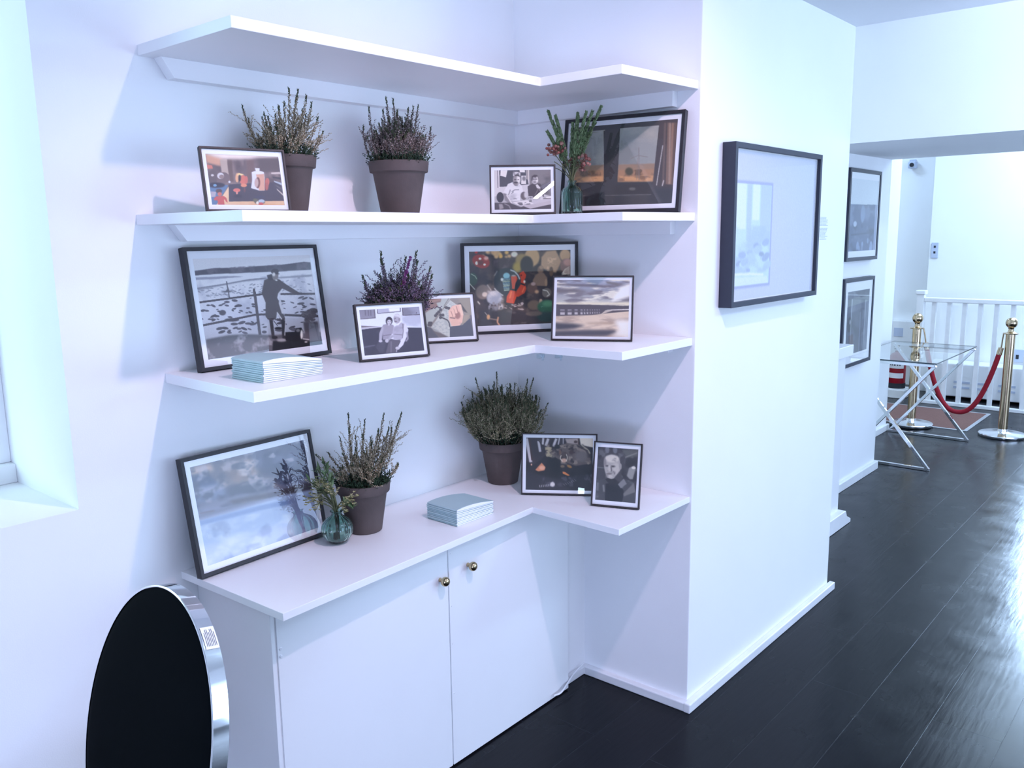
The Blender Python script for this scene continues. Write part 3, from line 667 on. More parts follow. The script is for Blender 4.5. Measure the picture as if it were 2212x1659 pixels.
def pic_hands():
    c = Cv(175, 132, [(1060, 190), (2005, 148), (2070, 775), (1125, 830)], (124, 124, 128), 17)
    c.poly([(1060, 190), (1500, 170), (1300, 480), (1100, 480)], (104, 100, 104), 6)
    c.poly([(1500, 165), (1680, 160), (1240, 700), (1200, 450)], (158, 176, 188), 3)
    c.poly([(1660, 195), (1790, 280), (1660, 800), (1340, 640)], (174, 188, 200), 1); c.tex([(1660, 195), (1790, 280), (1660, 800), (1340, 640)], (150, 166, 180), 30, 30, .45, .6, .8)
    c.poly([(1340, 640), (1660, 800), (1480, 810), (1390, 690)], (136, 148, 160), 2)
    c.poly([(1790, 160), (2005, 148), (2050, 520), (1950, 480)], (134, 132, 128), 6); c.line([(1640, 170), (1560, 290)], 12, (110, 108, 108), 2)
    c.poly([(1200, 190), (1510, 170), (1500, 230), (1400, 250), (1250, 400)], (118, 96, 96), 4); c.line([(1250, 350), (1440, 270)], 70, (130, 104, 102), 6); c.line([(1240, 240), (1500, 190)], 36, (150, 122, 116), 5)
    c.poly([(1200, 600), (1340, 650), (1480, 800), (1125, 830)], (66, 74, 92), 4); c.poly([(1360, 690), (1480, 800), (1640, 800), (1500, 730)], (92, 92, 96), 4)
    for p in ((1415, 450), (1440, 420), (1470, 390), (1500, 355), (1600, 320), (1640, 330), (1500, 480), (1540, 440), (1500, 440), (1310, 570), (1300, 600), (1330, 600), (1340, 570)): c.ell(p[0], p[1], 26, 24, (58, 60, 66), 2)
    c.line([(1500, 470), (1620, 520), (1650, 570), (1660, 630)], 20, (54, 54, 60), 2); c.line([(1560, 310), (1650, 340)], 20, (58, 60, 64), 2)
    c.poly([(1780, 260), (1840, 240), (1960, 400), (1900, 380)], (64, 66, 68), 3); c.poly([(1900, 440), (1990, 430), (1920, 600), (1860, 580)], (146, 138, 130), 3)
    sk, sh = (212, 172, 166), (150, 104, 100)
    c.poly([(1640, 360), (1700, 290), (1780, 270), (1840, 262), (1890, 430), (1870, 560), (1820, 610), (1690, 615), (1640, 500)], sk, 2)
    c.ell(1790, 440, 50, 60, sh, 8); c.line([(1830, 270), (1870, 440)], 44, (222, 186, 178), 3)
    for p0, p1 in (((1650, 380), (1690, 470)), ((1700, 340), (1740, 460)), ((1740, 300), (1775, 410))): c.line([p0, p1], 44, (216, 178, 170), 3); c.line([(p0[0]+26, p0[1]-6), (p1[0]+26, p1[1])], 10, sh, 2)
    c.line([(1660, 480), (1750, 490)], 14, (96, 70, 70), 3); c.ell(1740, 560, 60, 50, (208, 168, 160), 6)
    c.poly([(1660, 625), (1870, 600), (2010, 480), (2070, 775), (1660, 805)], (58, 68, 90), 2); c.tex([(1660, 625), (2010, 480), (2070, 775), (1660, 805)], (46, 52, 70), 4, 4, .45, .7, .7)
    c.poly([(2000, 440), (2050, 430), (2070, 560), (2010, 520)], (90, 92, 106), 4)
    return c.done(0.85)

def pic_trinkets():
    c = Cv(260, 186, [(162, 235), (1897, 215), (1900, 1435), (190, 1462)], (66, 58, 66), 19)
    c.tex(None, (44, 42, 54), 5, 4, .4, .65); c.tex(None, (104, 90, 90), 9, 7, .56, .75, .7)
    c.spots([(380, 240), (900, 240), (900, 330), (420, 350)], 10, 42, 36, (196, 160, 116), 5, .9); c.ell(930, 290, 58, 46, (206, 200, 206), 6); c.ell(700, 320, 32, 40, (216, 160, 72), 5); c.ell(800, 260, 34, 30, (214, 170, 96), 5); c.ell(290, 250, 26, 24, (190, 40, 40), 4)
    c.ell(370, 400, 150, 108, (150, 48, 44), 4, 1, 20); c.ell(352, 358, 24, 20, (236, 226, 226), 1); c.ell(297, 428, 24, 30, (236, 224, 224), 1); c.ell(428, 452, 22, 18, (240, 230, 228), 1); c.ell(455, 350, 40, 30, (206, 150, 150), 6); c.ell(360, 420, 50, 40, (100, 54, 54), 8)
    c.ell(1230, 340, 130, 150, (176, 146, 112), 6); c.ell(1060, 380, 110, 100, (140, 122, 82), 8); c.ell(980, 500, 80, 90, (150, 134, 64), 10); c.ell(1140, 460, 110, 140, (46, 46, 58), 6); c.line([(1060, 570), (1300, 560)], 26, (50, 48, 58), 3)
    c.poly([(1480, 240), (1640, 225), (1740, 420), (1640, 600), (1380, 520), (1390, 340)], (170, 140, 120), 6); c.tex([(1500, 350), (1660, 350), (1640, 600), (1480, 560)], (200, 172, 148), 24, 24, .5, .65, .8, 6); c.ell(1800, 310, 95, 100, (176, 144, 118), 6); c.ell(1840, 500, 120, 140, (130, 100, 106), 6, 1, -40); c.ell(1850, 430, 80, 60, (178, 132, 136), 8)
    for k in range(7): c.line([(1740+k*16, 620), (1800-k*10, 540+k*16), (1880, 500+k*20)], 9, (206, 200, 206), 1)
    c.ell(740, 440, 160, 90, (60, 52, 68), 6); c.tex([(580, 380), (900, 360), (900, 520), (580, 560)], (96, 84, 108), 10, 8, .5, .7, .8, 4)
    # glass globe
    c.ell(800, 740, 220, 230, (40, 50, 66), 3); c.ell(796, 640, 58, 50, (110, 180, 214), 4)
    for k in range(9): c.line([(720+k*4, 690+k*24), (860-k*2, 680+k*24)], 16, (76+k % 3*28, 130+k % 3*20, 168), 2)
    c.ell(720, 700, 24, 26, (190, 206, 222), 3); c.line([(860, 545), (930, 570), (990, 630), (1020, 700)], 20, (170, 186, 206), 3); c.line([(590, 840), (650, 910), (740, 965)], 18, (180, 190, 206), 3); c.line([(590, 640), (640, 560)], 10, (150, 160, 180), 3)
    c.ell(230, 690, 80, 110, (46, 72, 66), 4); c.line([(200, 600), (270, 640), (300, 690)], 10, (160, 180, 180), 2); c.line([(170, 750), (270, 860)], 14, (170, 182, 190), 2)
    # two red birds
    rd = (196, 62, 38)
    c.poly([(870, 650), (960, 640), (985, 690), (950, 760), (930, 860), (950, 900), (960, 1000), (920, 1100), (790, 1080), (800, 980), (850, 890), (890, 840)], rd, 2)
    c.poly([(1010, 610), (1080, 560), (1130, 630), (1120, 680), (1090, 720), (1115, 790), (1135, 860), (1100, 930), (1000, 985), (940, 990), (960, 900), (1040, 780), (1040, 690)], (188, 56, 36), 2)
    c.line([(860, 860), (950, 880)], 26, (36, 34, 44), 2); c.line([(1040, 770), (1115, 800)], 24, (36, 34, 44), 2); c.ell(1045, 635, 14, 14, (90, 26, 22), 1); c.ell(1100, 740, 18, 24, (206, 196, 200), 3); c.ell(915, 640, 40, 14, (150, 140, 150), 4); c.line([(880, 900), (850, 1010)], 20, (226, 110, 64), 4); c.line([(1100, 830), (1060, 920)], 18, (220, 96, 60), 4)
    # seated stone figure
    c.ell(1375, 545, 52, 66, (110, 88, 80), 3); c.poly([(1290, 640), (1340, 600), (1430, 600), (1490, 680), (1480, 820), (1260, 810), (1240, 720)], (112, 92, 84), 3); c.ell(1390, 510, 36, 30, (150, 124, 108), 4); c.ell(1470, 760, 24, 60, (140, 116, 98), 4); c.ell(1560, 580, 34, 80, (96, 76, 68), 4)
    # skull, crystals, shells
    c.ell(400, 900, 120, 120, (120, 108, 112), 5); c.ell(430, 940, 44, 40, (190, 182, 186), 4); c.line([(470, 780), (540, 880)], 24, (160, 150, 156), 4); c.line([(310, 1050), (350, 1100)], 20, (196, 200, 210), 3)
    c.ell(590, 1000, 130, 110, (140, 152, 186), 5); c.tex([(470, 880), (740, 880), (740, 1180), (500, 1220)], (186, 190, 212), 8, 8, .5, .7, .9, 8); c.spots([(480, 1080), (720, 1060), (700, 1220), (500, 1230)], 16, 24, 28, (116, 118, 138), 2)
    c.spots([(780, 1110), (1100, 1090), (1100, 1200), (780, 1200)], 12, 28, 10, (150, 140, 150), 2); c.ell(1060, 1100, 26, 22, (160, 150, 164), 2)
    c.ell(1230, 850, 90, 90, (92, 70, 70), 5); c.ell(1250, 780, 40, 30, (150, 128, 136), 4); c.ell(1310, 910, 34, 30, (176, 136, 110), 5); c.ell(1480, 930, 80, 80, (96, 92, 96), 4); c.line([(1410, 880), (1490, 900), (1530, 960), (1480, 990)], 16, (176, 180, 186), 2)
    c.ell(1260, 1130, 110, 80, (104, 88, 82), 6); c.ell(1380, 1080, 30, 50, (170, 140, 126), 4)
    c.ell(1480, 1160, 160, 110, (40, 92, 74), 8); c.ell(1500, 1110, 100, 50, (64, 130, 102), 10); c.ell(1470, 1330, 180, 90, (40, 66, 74), 10)
    c.poly([(330, 1180), (900, 1230), (1250, 1250), (1400, 1440), (330, 1460)], (54, 54, 68), 10); c.ell(960, 1320, 170, 110, (58, 56, 70), 5); c.tex([(800, 1200), (1140, 1200), (1140, 1440), (800, 1440)], (96, 92, 104), 9, 9, .52, .7, .8, 10); c.ell(1260, 1270, 140, 40, (96, 86, 88), 5)
    c.ell(490, 1310, 28, 44, (196, 150, 106), 4); c.line([(500, 1335), (640, 1360)], 14, (150, 130, 126), 3); c.line([(655, 1310), (640, 1400), (680, 1450)], 24, (206, 150, 120), 3); c.line([(430, 1230), (470, 1280)], 10, (170, 170, 180), 2)
    return c.done(0.8)

def pic_bridge():
    c = Cv(215, 168, [(237, 175), (1862, 165), (1806, 1500), (178, 1462)], (150, 156, 172), 23)
    c.grad([(0, (150, 164, 200)), (.2, (134, 142, 168)), (.4, (176, 184, 196)), (.45, (206, 208, 204)), (.5, (150, 150, 160)), (.62, (200, 192, 188)), (.75, (206, 196, 192)), (1, (150, 150, 168))])
    sky = [(237, 175), (1862, 165), (1845, 760), (215, 730)]
    c.tex(sky, (110, 110, 130), 3, 12, .46, .62, .9); c.tex(sky, (214, 220, 226), 4, 16, .52, .68, .9)
    c.poly([(235, 270), (900, 270), (1300, 300), (1600, 320), (1300, 350), (600, 320), (235, 300)], (104, 104, 124), 8); c.poly([(1300, 200), (1580, 250), (1600, 310), (1350, 260)], (110, 112, 126), 8); c.poly([(230, 360), (700, 380), (900, 450), (230, 490)], (108, 108, 124), 12); c.poly([(220, 700), (700, 690), (1300, 690), (1840, 680), (1840, 760), (215, 735)], (212, 214, 206), 10)
    c.poly([(1862, 250), (1862, 560), (1400, 700), (1650, 330)], (222, 230, 246), 14)
    c.poly([(212, 735), (900, 742), (1500, 758), (1690, 770), (1838, 765), (1835, 840), (1450, 850), (1300, 870), (1190, 970), (900, 1000), (205, 1010)], (78, 76, 92), 2)
    wat = [(205, 1010), (1000, 990), (1830, 900), (1806, 1500), (178, 1462)]
    c.poly([(1030, 985), (1400, 930), (1830, 895), (1830, 1010), (205, 1050), (205, 1015)], (206, 196, 186), 6)
    c.poly(wat, (198, 188, 184), 8); c.tex(wat, (158, 146, 146), 3, 9, .45, .65, .9, 8)
    c.poly([(850, 1160), (1500, 1140), (1450, 1190), (900, 1180)], (150, 132, 126), 10); c.poly([(190, 1150), (560, 1170), (850, 1220), (600, 1290), (190, 1320)], (64, 66, 84), 14); c.poly([(180, 1340), (900, 1320), (1500, 1330), (1560, 1380), (1300, 1460), (178, 1462)], (72, 74, 92), 12); c.poly([(1500, 1100), (1830, 1100), (1806, 1500), (1420, 1480), (1600, 1330)], (214, 220, 236), 22)
    c.poly([(1330, 865), (1840, 845), (1840, 862), (1330, 872)], (216, 224, 242), 1); c.poly([(1460, 880), (1836, 872), (1836, 896), (1300, 945), (1190, 970)], (78, 74, 88), 2)
    x = 300
    for k, w in enumerate((100, 90, 70, 46, 30, 36, 24, 22, 20, 20, 16)):
        c.poly([(x, 850), (x+w, 850), (x+w, 876), (x, 876)], (140, 142, 162), 1); c.poly([(x, 905), (x+w, 905), (x+w, 970-k*3), (x, 970-k*3)], (170, 172, 190), 1); c.line([(x, 912), (x+w, 912)], 14, (110, 108, 126), 1)
        x += w+(62 if k < 3 else 30)
    return c.done()

def pic_clouds():
    c = Cv(265, 200, [(152, 440), (1340, 160), (1512, 1090), (352, 1490)], (180, 196, 226), 29)
    c.grad([(0, (128, 126, 146)), (.25, (140, 136, 150)), (.42, (176, 184, 212)), (.5, (150, 152, 176)), (.56, (206, 222, 246)), (.7, (196, 214, 240)), (1, (206, 222, 244))])
    top = [(152, 440), (1340, 160), (1430, 680), (250, 920)]
    c.tex(top, (92, 98, 126), 3, 4, .48, .66, .9); c.tex(top, (196, 186, 186), 5, 7, .52, .72, .9)
    c.poly([(780, 300), (1340, 160), (1420, 560), (900, 560)], (92, 98, 124), 26, .8); c.tex([(780, 300), (1340, 160), (1420, 640), (900, 620)], (140, 146, 172), 5, 6, .5, .7, .8, 14)
    c.poly([(160, 450), (380, 400), (420, 480), (250, 520), (170, 530)], (206, 190, 184), 14); c.poly([(170, 540), (330, 500), (470, 620), (330, 660), (195, 660)], (84, 100, 140), 12); c.poly([(200, 660), (500, 600), (560, 760), (240, 830)], (176, 190, 222), 18, .6)
    c.poly([(450, 430), (800, 360), (860, 560), (640, 620)], (168, 150, 148), 22, .7); c.tex([(450, 400), (900, 330), (960, 600), (640, 640)], (214, 210, 214), 6, 7, .52, .7, .9, 10)
    c.tex(top, (206, 204, 214), 9, 10, .56, .72, .7); c.tex(top, (86, 92, 120), 8, 9, .56, .72, .7)
    c.poly([(260, 820), (900, 700), (1420, 560), (1430, 700), (900, 770), (260, 900)], (150, 150, 172), 8, .7); c.poly([(560, 800), (1000, 720), (1430, 600), (1430, 690), (1000, 760), (620, 830)], (112, 104, 116), 7, .85); c.line([(260, 930), (420, 900)], 14, (140, 130, 146), 3)
    c.poly([(265, 1010), (900, 850), (1470, 740), (1470, 790), (900, 900), (270, 1060)], (168, 190, 226), 6)
    c.tex([(270, 1060), (1470, 800), (1512, 1090), (352, 1490)], (226, 238, 250), 4, 5, .45, .68, .9, 6); c.tex([(270, 1060), (1470, 800), (1512, 1090), (352, 1490)], (160, 178, 212), 5, 5, .56, .72, .6, 6)
    c.poly([(1180, 760), (1440, 720), (1512, 1090), (1260, 1180)], (168, 176, 206), 24, .8)
    return c.done(1.0, 1.6)

def pic_cat():
    c = Cv(210, 150, [(198, 182), (1280, 185), (1275, 1045), (192, 1045)], (30, 28, 40), 31)
    c.tex(None, (18, 18, 28), 4, 3, .4, .65)
    c.poly([(1060, 185), (1280, 185), (1280, 340), (1080, 300)], (200, 196, 198), 3)
    c.poly([(198, 182), (860, 182), (820, 260), (600, 330), (480, 520), (300, 640), (198, 560)], (44, 40, 54), 3)
    for p, w in ((((205, 200), (280, 590)), 50), (((400, 240), (430, 420)), 40), (((480, 190), (470, 300)), 34), (((560, 200), (520, 320)), 44), (((690, 200), (640, 330)), 40), (((740, 190), (720, 300)), 20), (((800, 190), (800, 290)), 14)):
        c.line(p, w, (176, 178, 206), 4)
    c.line([(250, 190), (300, 560)], 26, (52, 34, 38), 2); c.line([(400, 230), (490, 350), (510, 480)], 12, (30, 28, 40), 1); c.line([(640, 190), (590, 330)], 20, (26, 24, 36), 2); c.poly([(830, 200), (1040, 190), (1040, 300), (860, 280)], (150, 140, 152), 5); c.line([(1045, 190), (1045, 300)], 20, (70, 46, 44), 2); c.ell(1000, 250, 30, 22, (60, 44, 44), 3)
    fur = (86, 76, 82)
    c.poly([(500, 470), (560, 340), (700, 380), (850, 270), (1060, 300), (1220, 420), (1250, 600), (1000, 640), (760, 560), (620, 470)], fur, 4)
    c.tex([(500, 300), (1240, 290), (1250, 640), (560, 600)], (130, 120, 122), 14, 12, .5, .66, .9, 8); c.tex([(500, 300), (1240, 290), (1250, 640), (560, 600)], (36, 30, 38), 12, 12, .54, .7, .9, 8)
    c.tex([(510, 340), (620, 340), (620, 500), (510, 500)], (170, 160, 140), 10, 10, .45, .6, .9, 4); c.line([(1020, 310), (1160, 380), (1230, 500)], 22, (44, 38, 44), 3); c.line([(1090, 300), (1200, 380), (1230, 440)], 20, (150, 146, 140), 3); c.ell(1090, 480, 100, 90, (96, 90, 100), 14)
    c.ell(820, 500, 66, 90, (70, 56, 58), 4); c.ell(812, 555, 48, 34, (186, 150, 142), 4); c.line([(770, 470), (750, 520), (790, 570)], 12, (196, 192, 196), 2); c.line([(850, 450), (870, 510), (850, 570)], 12, (190, 188, 192), 2); c.ell(790, 500, 14, 8, (30, 26, 30), 1); c.ell(845, 490, 12, 8, (30, 26, 30), 1); c.ell(750, 420, 20, 44, (104, 76, 66), 4); c.ell(930, 420, 34, 40, (58, 42, 46), 4)
    c.poly([(350, 740), (520, 640), (560, 500), (760, 560), (760, 760), (640, 860), (400, 820)], (14, 14, 22), 6)
    c.poly([(350, 715), (455, 595), (520, 670), (500, 720), (400, 740)], (190, 120, 92), 3); c.ell(460, 680, 46, 34, (206, 152, 136), 5); c.poly([(790, 735), (830, 740), (910, 795), (880, 805), (795, 770)], (206, 116, 58), 2); c.ell(900, 650, 44, 22, (150, 104, 48), 3, 1, 25); c.ell(790, 650, 36, 24, (110, 92, 78), 4); c.ell(290, 630, 12, 16, (190, 150, 140), 2)
    c.poly([(192, 740), (700, 860), (1280, 760), (1275, 1045), (192, 1045)], (34, 34, 50), 10); c.tex([(400, 850), (1280, 770), (1275, 960), (400, 1000)], (70, 72, 96), 18, 8, .5, .66, .8, 8)
    for k in range(9): c.line([(420+k*30, 960-k*3), (430+k*28, 1000-k*4)], 13, (170, 176, 204), 2, .75)
    for k in range(7): c.line([(800+k*30, 930-k*12), (830+k*30, 960-k*12)], 9, (120, 124, 150), 2, .7)
    c.ell(630, 945, 36, 40, (186, 192, 216), 5)
    return c.done(0.85)

def pic_old_man():
    c = Cv(140, 190, [(1368, 325), (2042, 358), (1990, 1305), (1308, 1242)], (58, 60, 74), 37)
    c.tex(None, (40, 42, 54), 4, 5, .4, .65); c.tex(None, (98, 104, 122), 6, 7, .58, .75, .7)
    for x in (1520, 1650): c.ell(x, 380, 36, 60, (96, 104, 126), 5)
    c.poly([(1760, 370), (2040, 370), (2030, 480), (1840, 520)], (80, 86, 96), 10); c.line([(1820, 500), (2020, 420)], 18, (120, 126, 136), 5); c.ell(1900, 600, 90, 90, (40, 42, 54), 10)
    c.poly([(1880, 680), (1970, 640), (1990, 700), (1940, 880), (1890, 880), (1840, 820)], (130, 136, 150), 5); c.ell(1955, 680, 36, 24, (196, 202, 216), 4); c.line([(1350, 680), (1470, 690)], 16, (98, 104, 118), 3)
    c.poly([(1330, 900), (1480, 880), (1700, 850), (1960, 930), (1990, 1305), (1308, 1245)], (62, 66, 80), 5); c.tex([(1330, 900), (1960, 900), (1990, 1305), (1308, 1245)], (96, 102, 118), 7, 8, .52, .7, .8, 6)
    c.poly([(1490, 960), (1700, 930), (1790, 1090), (1760, 1290), (1470, 1265)], (28, 32, 46), 3); c.poly([(1480, 880), (1700, 830), (1720, 950), (1560, 980)], (36, 38, 50), 4); c.poly([(1690, 970), (1790, 870), (1840, 960), (1740, 1040)], (112, 118, 136), 4); c.line([(1360, 940), (1350, 1080)], 40, (96, 102, 118), 6); c.line([(1450, 980), (1460, 1100)], 30, (110, 116, 132), 5); c.poly([(1780, 1130), (1960, 940), (1985, 1100), (1790, 1180)], (104, 108, 122), 6)
    # head
    c.poly([(1470, 560), (1500, 490), (1590, 458), (1690, 490), (1730, 570), (1735, 680), (1720, 770), (1650, 860), (1580, 880), (1510, 850), (1475, 740), (1462, 640)], (150, 154, 168), 3)
    c.ell(1600, 530, 120, 66, (188, 192, 204), 10); c.ell(1665, 700, 60, 110, (172, 176, 190), 12); c.ell(1735, 660, 22, 56, (140, 142, 156), 4)
    c.ell(1515, 652, 40, 16, (92, 93, 106), 5); c.ell(1610, 660, 44, 18, (94, 95, 108), 5); c.ell(1515, 655, 14, 8, (50, 50, 62), 2); c.ell(1612, 662, 14, 8, (52, 52, 64), 2); c.line([(1480, 622), (1545, 626)], 9, (170, 172, 184), 3); c.line([(1580, 630), (1650, 630)], 9, (172, 174, 186), 3); c.poly([(1535, 640), (1570, 640), (1580, 750), (1525, 750)], (170, 174, 188), 5); c.line([(1580, 670), (1590, 750)], 18, (90, 90, 104), 4); c.ell(1545, 788, 46, 12, (84, 80, 92), 4); c.line([(1510, 785), (1580, 783)], 5, (150, 150, 162), 2); c.ell(1560, 835, 46, 26, (172, 176, 190), 6); c.line([(1620, 740), (1640, 800)], 18, (96, 96, 110), 5); c.ell(1480, 590, 20, 70, (120, 122, 136), 8)
    c.tex([(1470, 470), (1730, 480), (1720, 860), (1480, 860)], (110, 112, 126), 10, 12, .55, .72, .5, 6)
    c.poly([(1630, 860), (1740, 720), (1760, 860), (1700, 930)], (60, 62, 76), 6)
    return c.done()

def pic_reflected_window():  # window reflected in the glass, painted into the print
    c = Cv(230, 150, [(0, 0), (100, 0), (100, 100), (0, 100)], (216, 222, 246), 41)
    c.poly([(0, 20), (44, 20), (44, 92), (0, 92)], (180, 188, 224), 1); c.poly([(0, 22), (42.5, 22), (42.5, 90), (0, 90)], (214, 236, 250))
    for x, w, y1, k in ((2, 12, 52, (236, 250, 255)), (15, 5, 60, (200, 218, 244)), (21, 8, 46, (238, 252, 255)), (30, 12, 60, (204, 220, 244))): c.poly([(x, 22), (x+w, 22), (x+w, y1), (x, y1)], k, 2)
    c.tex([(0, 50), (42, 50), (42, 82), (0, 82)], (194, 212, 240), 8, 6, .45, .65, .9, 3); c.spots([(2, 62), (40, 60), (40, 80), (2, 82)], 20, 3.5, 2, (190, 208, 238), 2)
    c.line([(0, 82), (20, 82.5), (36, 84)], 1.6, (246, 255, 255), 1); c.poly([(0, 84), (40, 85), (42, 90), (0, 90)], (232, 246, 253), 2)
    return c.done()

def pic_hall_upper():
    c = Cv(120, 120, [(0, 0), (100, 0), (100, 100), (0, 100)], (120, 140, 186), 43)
    c.poly([(0, 0), (100, 0), (100, 35), (0, 35)], (226, 236, 250)); c.poly([(0, 36), (100, 34), (100, 100), (0, 100)], (78, 92, 132)); c.tex([(0, 36), (100, 34), (100, 100), (0, 100)], (112, 126, 166), 4, 6, .48, .68, .9); c.tex([(0, 62), (100, 62), (100, 100), (0, 100)], (44, 50, 82), 4, 5, .5, .7, .9); c.ell(46, 48, 8, 12, (126, 142, 184), 4); c.ell(20, 62, 6, 4, (176, 190, 220), 2); c.line([(8, 77), (88, 74)], 2, (54, 62, 96), 1); c.spots([(5, 82), (84, 82), (84, 98), (5, 98)], 8, 4, 5, (132, 146, 186), 2); c.poly([(92, 34), (100, 34), (100, 100), (92, 100)], (150, 162, 202))  # pale upper third is a glass reflection painted into the print
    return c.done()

def pic_hall_lower():
    c = Cv(110, 120, [(0, 0), (100, 0), (100, 100), (0, 100)], (150, 160, 200), 47)
    c.tex(None, (196, 208, 238), 4, 3, .42, .65); c.poly([(0, 12), (100, 8), (100, 20), (0, 24)], (226, 240, 255), 2); c.poly([(30, 2), (98, 0), (98, 10), (60, 12)], (110, 116, 150), 3); c.poly([(0, 34), (70, 32), (70, 100), (0, 100)], (120, 124, 160), 6, .8); c.tex([(0, 30), (80, 30), (80, 100), (0, 100)], (86, 84, 120), 3, 5, .5, .7, .8, 4); c.ell(14, 52, 10, 12, (60, 58, 84), 3); c.ell(16, 48, 4, 4, (222, 228, 246), 1); c.poly([(14, 70), (32, 68), (36, 88), (18, 90)], (112, 40, 66), 3); c.line([(62, 36), (64, 100)], 6, (170, 182, 220), 2)
    return c.done()
# ------------------------------------------------------------------ framed photos
def frame_mesh(w, h, b, depth, lip=0.004):
    """picture moulding: front face at y=0, going back to y=depth, standing on z=0"""
    bm = nb()
    o = [(0, 0), (w, 0), (w, h), (0, h)]; i = [(b, b), (w-b, b), (w-b, h-b), (b, h-b)]
    V = lambda p, y: bm.verts.new((p[0], y, p[1]))
    of = [V(p, 0) for p in o]; nf = [V(p, 0) for p in i]; ib = [V(p, lip) for p in i]
    ob = [V(p, depth) for p in o]; nb_ = [V(p, depth) for p in i]; 
    for k in range(4):
        j = (k+1) % 4
        bm.faces.new((of[k], of[j], nf[j], nf[k])); bm.faces.new((nf[k], nf[j], ib[j], ib[k]))
        bm.faces.new((of[j], of[k], ob[k], ob[j])); bm.faces.new((ob[k], nb_[k], nb_[j], ob[j])); bm.faces.new((ib[k], ib[j], nb_[j], nb_[k]))
    bmesh.ops.recalc_face_normals(bm, faces=bm.faces)
    return bm
def framed(name, label, cat, loc, yaw, lean, w, h, b, depth, mx, mz, img, fmat, stand=False, group=None, ref=WHITE_REF, lip=0.004):
    o = thing(name, label, cat, loc, 0, group)
    o.rotation_euler = (-lean, 0, yaw)
    obj('frame_moulding', frame_mesh(w, h, b, depth, lip), fmat, o, bevel=0.0008)
    bm = nb(); ym = lip+0.0012
    x0, x1, z0, z1 = b, w-b, b, h-b
    a = [bm.verts.new(p) for p in ((x0-.001, ym, z0-.001), (x1+.001, ym, z0-.001), (x1+.001, ym, z1+.001), (x0-.001, ym, z1+.001))]
    q = [bm.verts.new(p) for p in ((x0+mx, ym, z0+mz), (x1-mx, ym, z0+mz), (x1-mx, ym, z1-mz), (x0+mx, ym, z1-mz))]
    for k in range(4): bm.faces.new((a[k], a[(k+1) % 4], q[(k+1) % 4], q[k]))
    obj('mount', bm, M['mat'], o)
    print_mesh('photo_print', img, x1-x0-2*mx+.001, z1-z0-2*mz+.001, o, ym+0.0008, x0+mx-.0005, z0+mz-.0005, ref)
    bm = nb(); box(bm, b, w-b, ym+0.0025, depth-0.0015, b, h-b); obj('backing', bm, M['back'], o)
    bm = nb(); vs = [bm.verts.new(p) for p in ((x0, lip-0.0006, z0), (x1, lip-0.0006, z0), (x1, lip-0.0006, z1), (x0, lip-0.0006, z1))]; bm.faces.new(vs)
    obj('glass_pane', bm, M['pane'], o)
    if stand:
        bm = nb()
        t = math.tan(lean+R(12)); L = h*0.62; c, s_ = math.cos(lean+R(15)), math.sin(lean+R(15))
        # easel strut from two thirds up the back down to the shelf
        top = Vector((w/2, depth+0.001, L)); foot_y = depth+0.001+L*math.tan(R(17)); 
        zf = math.tan(lean)*foot_y if lean > 0 else 0
        v0 = [(w/2-.014, depth, L), (w/2+.014, depth, L), (w/2+.022, foot_y, zf+.001), (w/2-.022, foot_y, zf+.001)]
        a = [bm.verts.new(p) for p in v0]; q = [bm.verts.new((p[0], p[1]+.003, p[2]+.001)) for p in v0]
        bm.faces.new(a); bm.faces.new(q[::-1])
        for k in range(4): bm.faces.new((a[k], q[k], q[(k+1) % 4], a[(k+1) % 4]))
        bmesh.ops.recalc_face_normals(bm, faces=bm.faces)
        obj('easel_strut', bm, M['back'], o)
    return o
FR = {'F1': (-1.3289, -0.1976, -0.2462, 0.2025, 0.1518, 0.2043), 'F2': (-0.4068, -0.2404, -0.8609, 0.2035, 0.1528, 0.1938),
      'F3': (-0.1291, -0.2938, -1.4048, 0.4098, 0.3072, 0.1571), 'F4': (-1.3094, -0.0845, 0.0397, 0.4116, 0.3093, 0.1438),
      'F5': (-0.9608, -0.2714, -0.3267, 0.2030, 0.1530, 0.2134), 'F6': (-0.6173, -0.1105, -0.5430, 0.2048, 0.1538, 0.2737),
      'F7': (-0.3475, -0.0588, -0.6083, 0.4043, 0.3035, 0.0102), 'F8': (-0.3053, -0.3949, -1.0927, 0.2528, 0.2023, 0.2139),
      'F9': (-1.3625, -0.1007, 0.0495, 0.4096, 0.3086, 0.1843), 'F10': (-0.3141, -0.2721, -0.9732, 0.2516, 0.2026, 0.2549),
      'F11': (-0.2660, -0.5197, -1.2015, 0.1550, 0.2039, 0.2274)}
PREF = {'F1': (236, 240, 255), 'F2': (200, 212, 248), 'F3': (196, 206, 240), 'F4': (208, 220, 250), 'F5': (222, 234, 255), 'F6': (206, 218, 250), 'F7': (186, 198, 232), 'F8': (206, 218, 250), 'F9': (224, 238, 255), 'F10': (200, 212, 246), 'F11': (200, 212, 246)}
def put(k, label, img, shelf, b, depth, mx, mz, fm, stand):
    x, y, a, w, h, l = FR[k]
    z = ZS[shelf]+0.0003+depth*math.sin(l)
    return framed('photo_frame', label, 'picture frame', (x, y, z), a, l, w, h, b, depth, mx, mz, img, M[fm], stand, 'framed photos on the alcove shelves', lin(PREF[k]))
put('F1', 'small black-framed colour photo of red toys and a white lidded jar', pic_toys(), 2, .005, .014, .0095, .0115, 'brownblack', True)
put('F2', 'small black-framed black-and-white photo of two men sitting at a table', pic_two_men(), 2, .005, .014, .0095, .0105, 'brownblack', True)
put('F3', 'large black-framed photo of a dark window with a pylon behind the green bottle', pic_window(), 2, .011, .021, .014, .015, 'black', False)
put('F4', 'large black-framed photo of a man and dog by a snowy fence', pic_snow(), 3, .0095, .022, .016, .019, 'black', False)
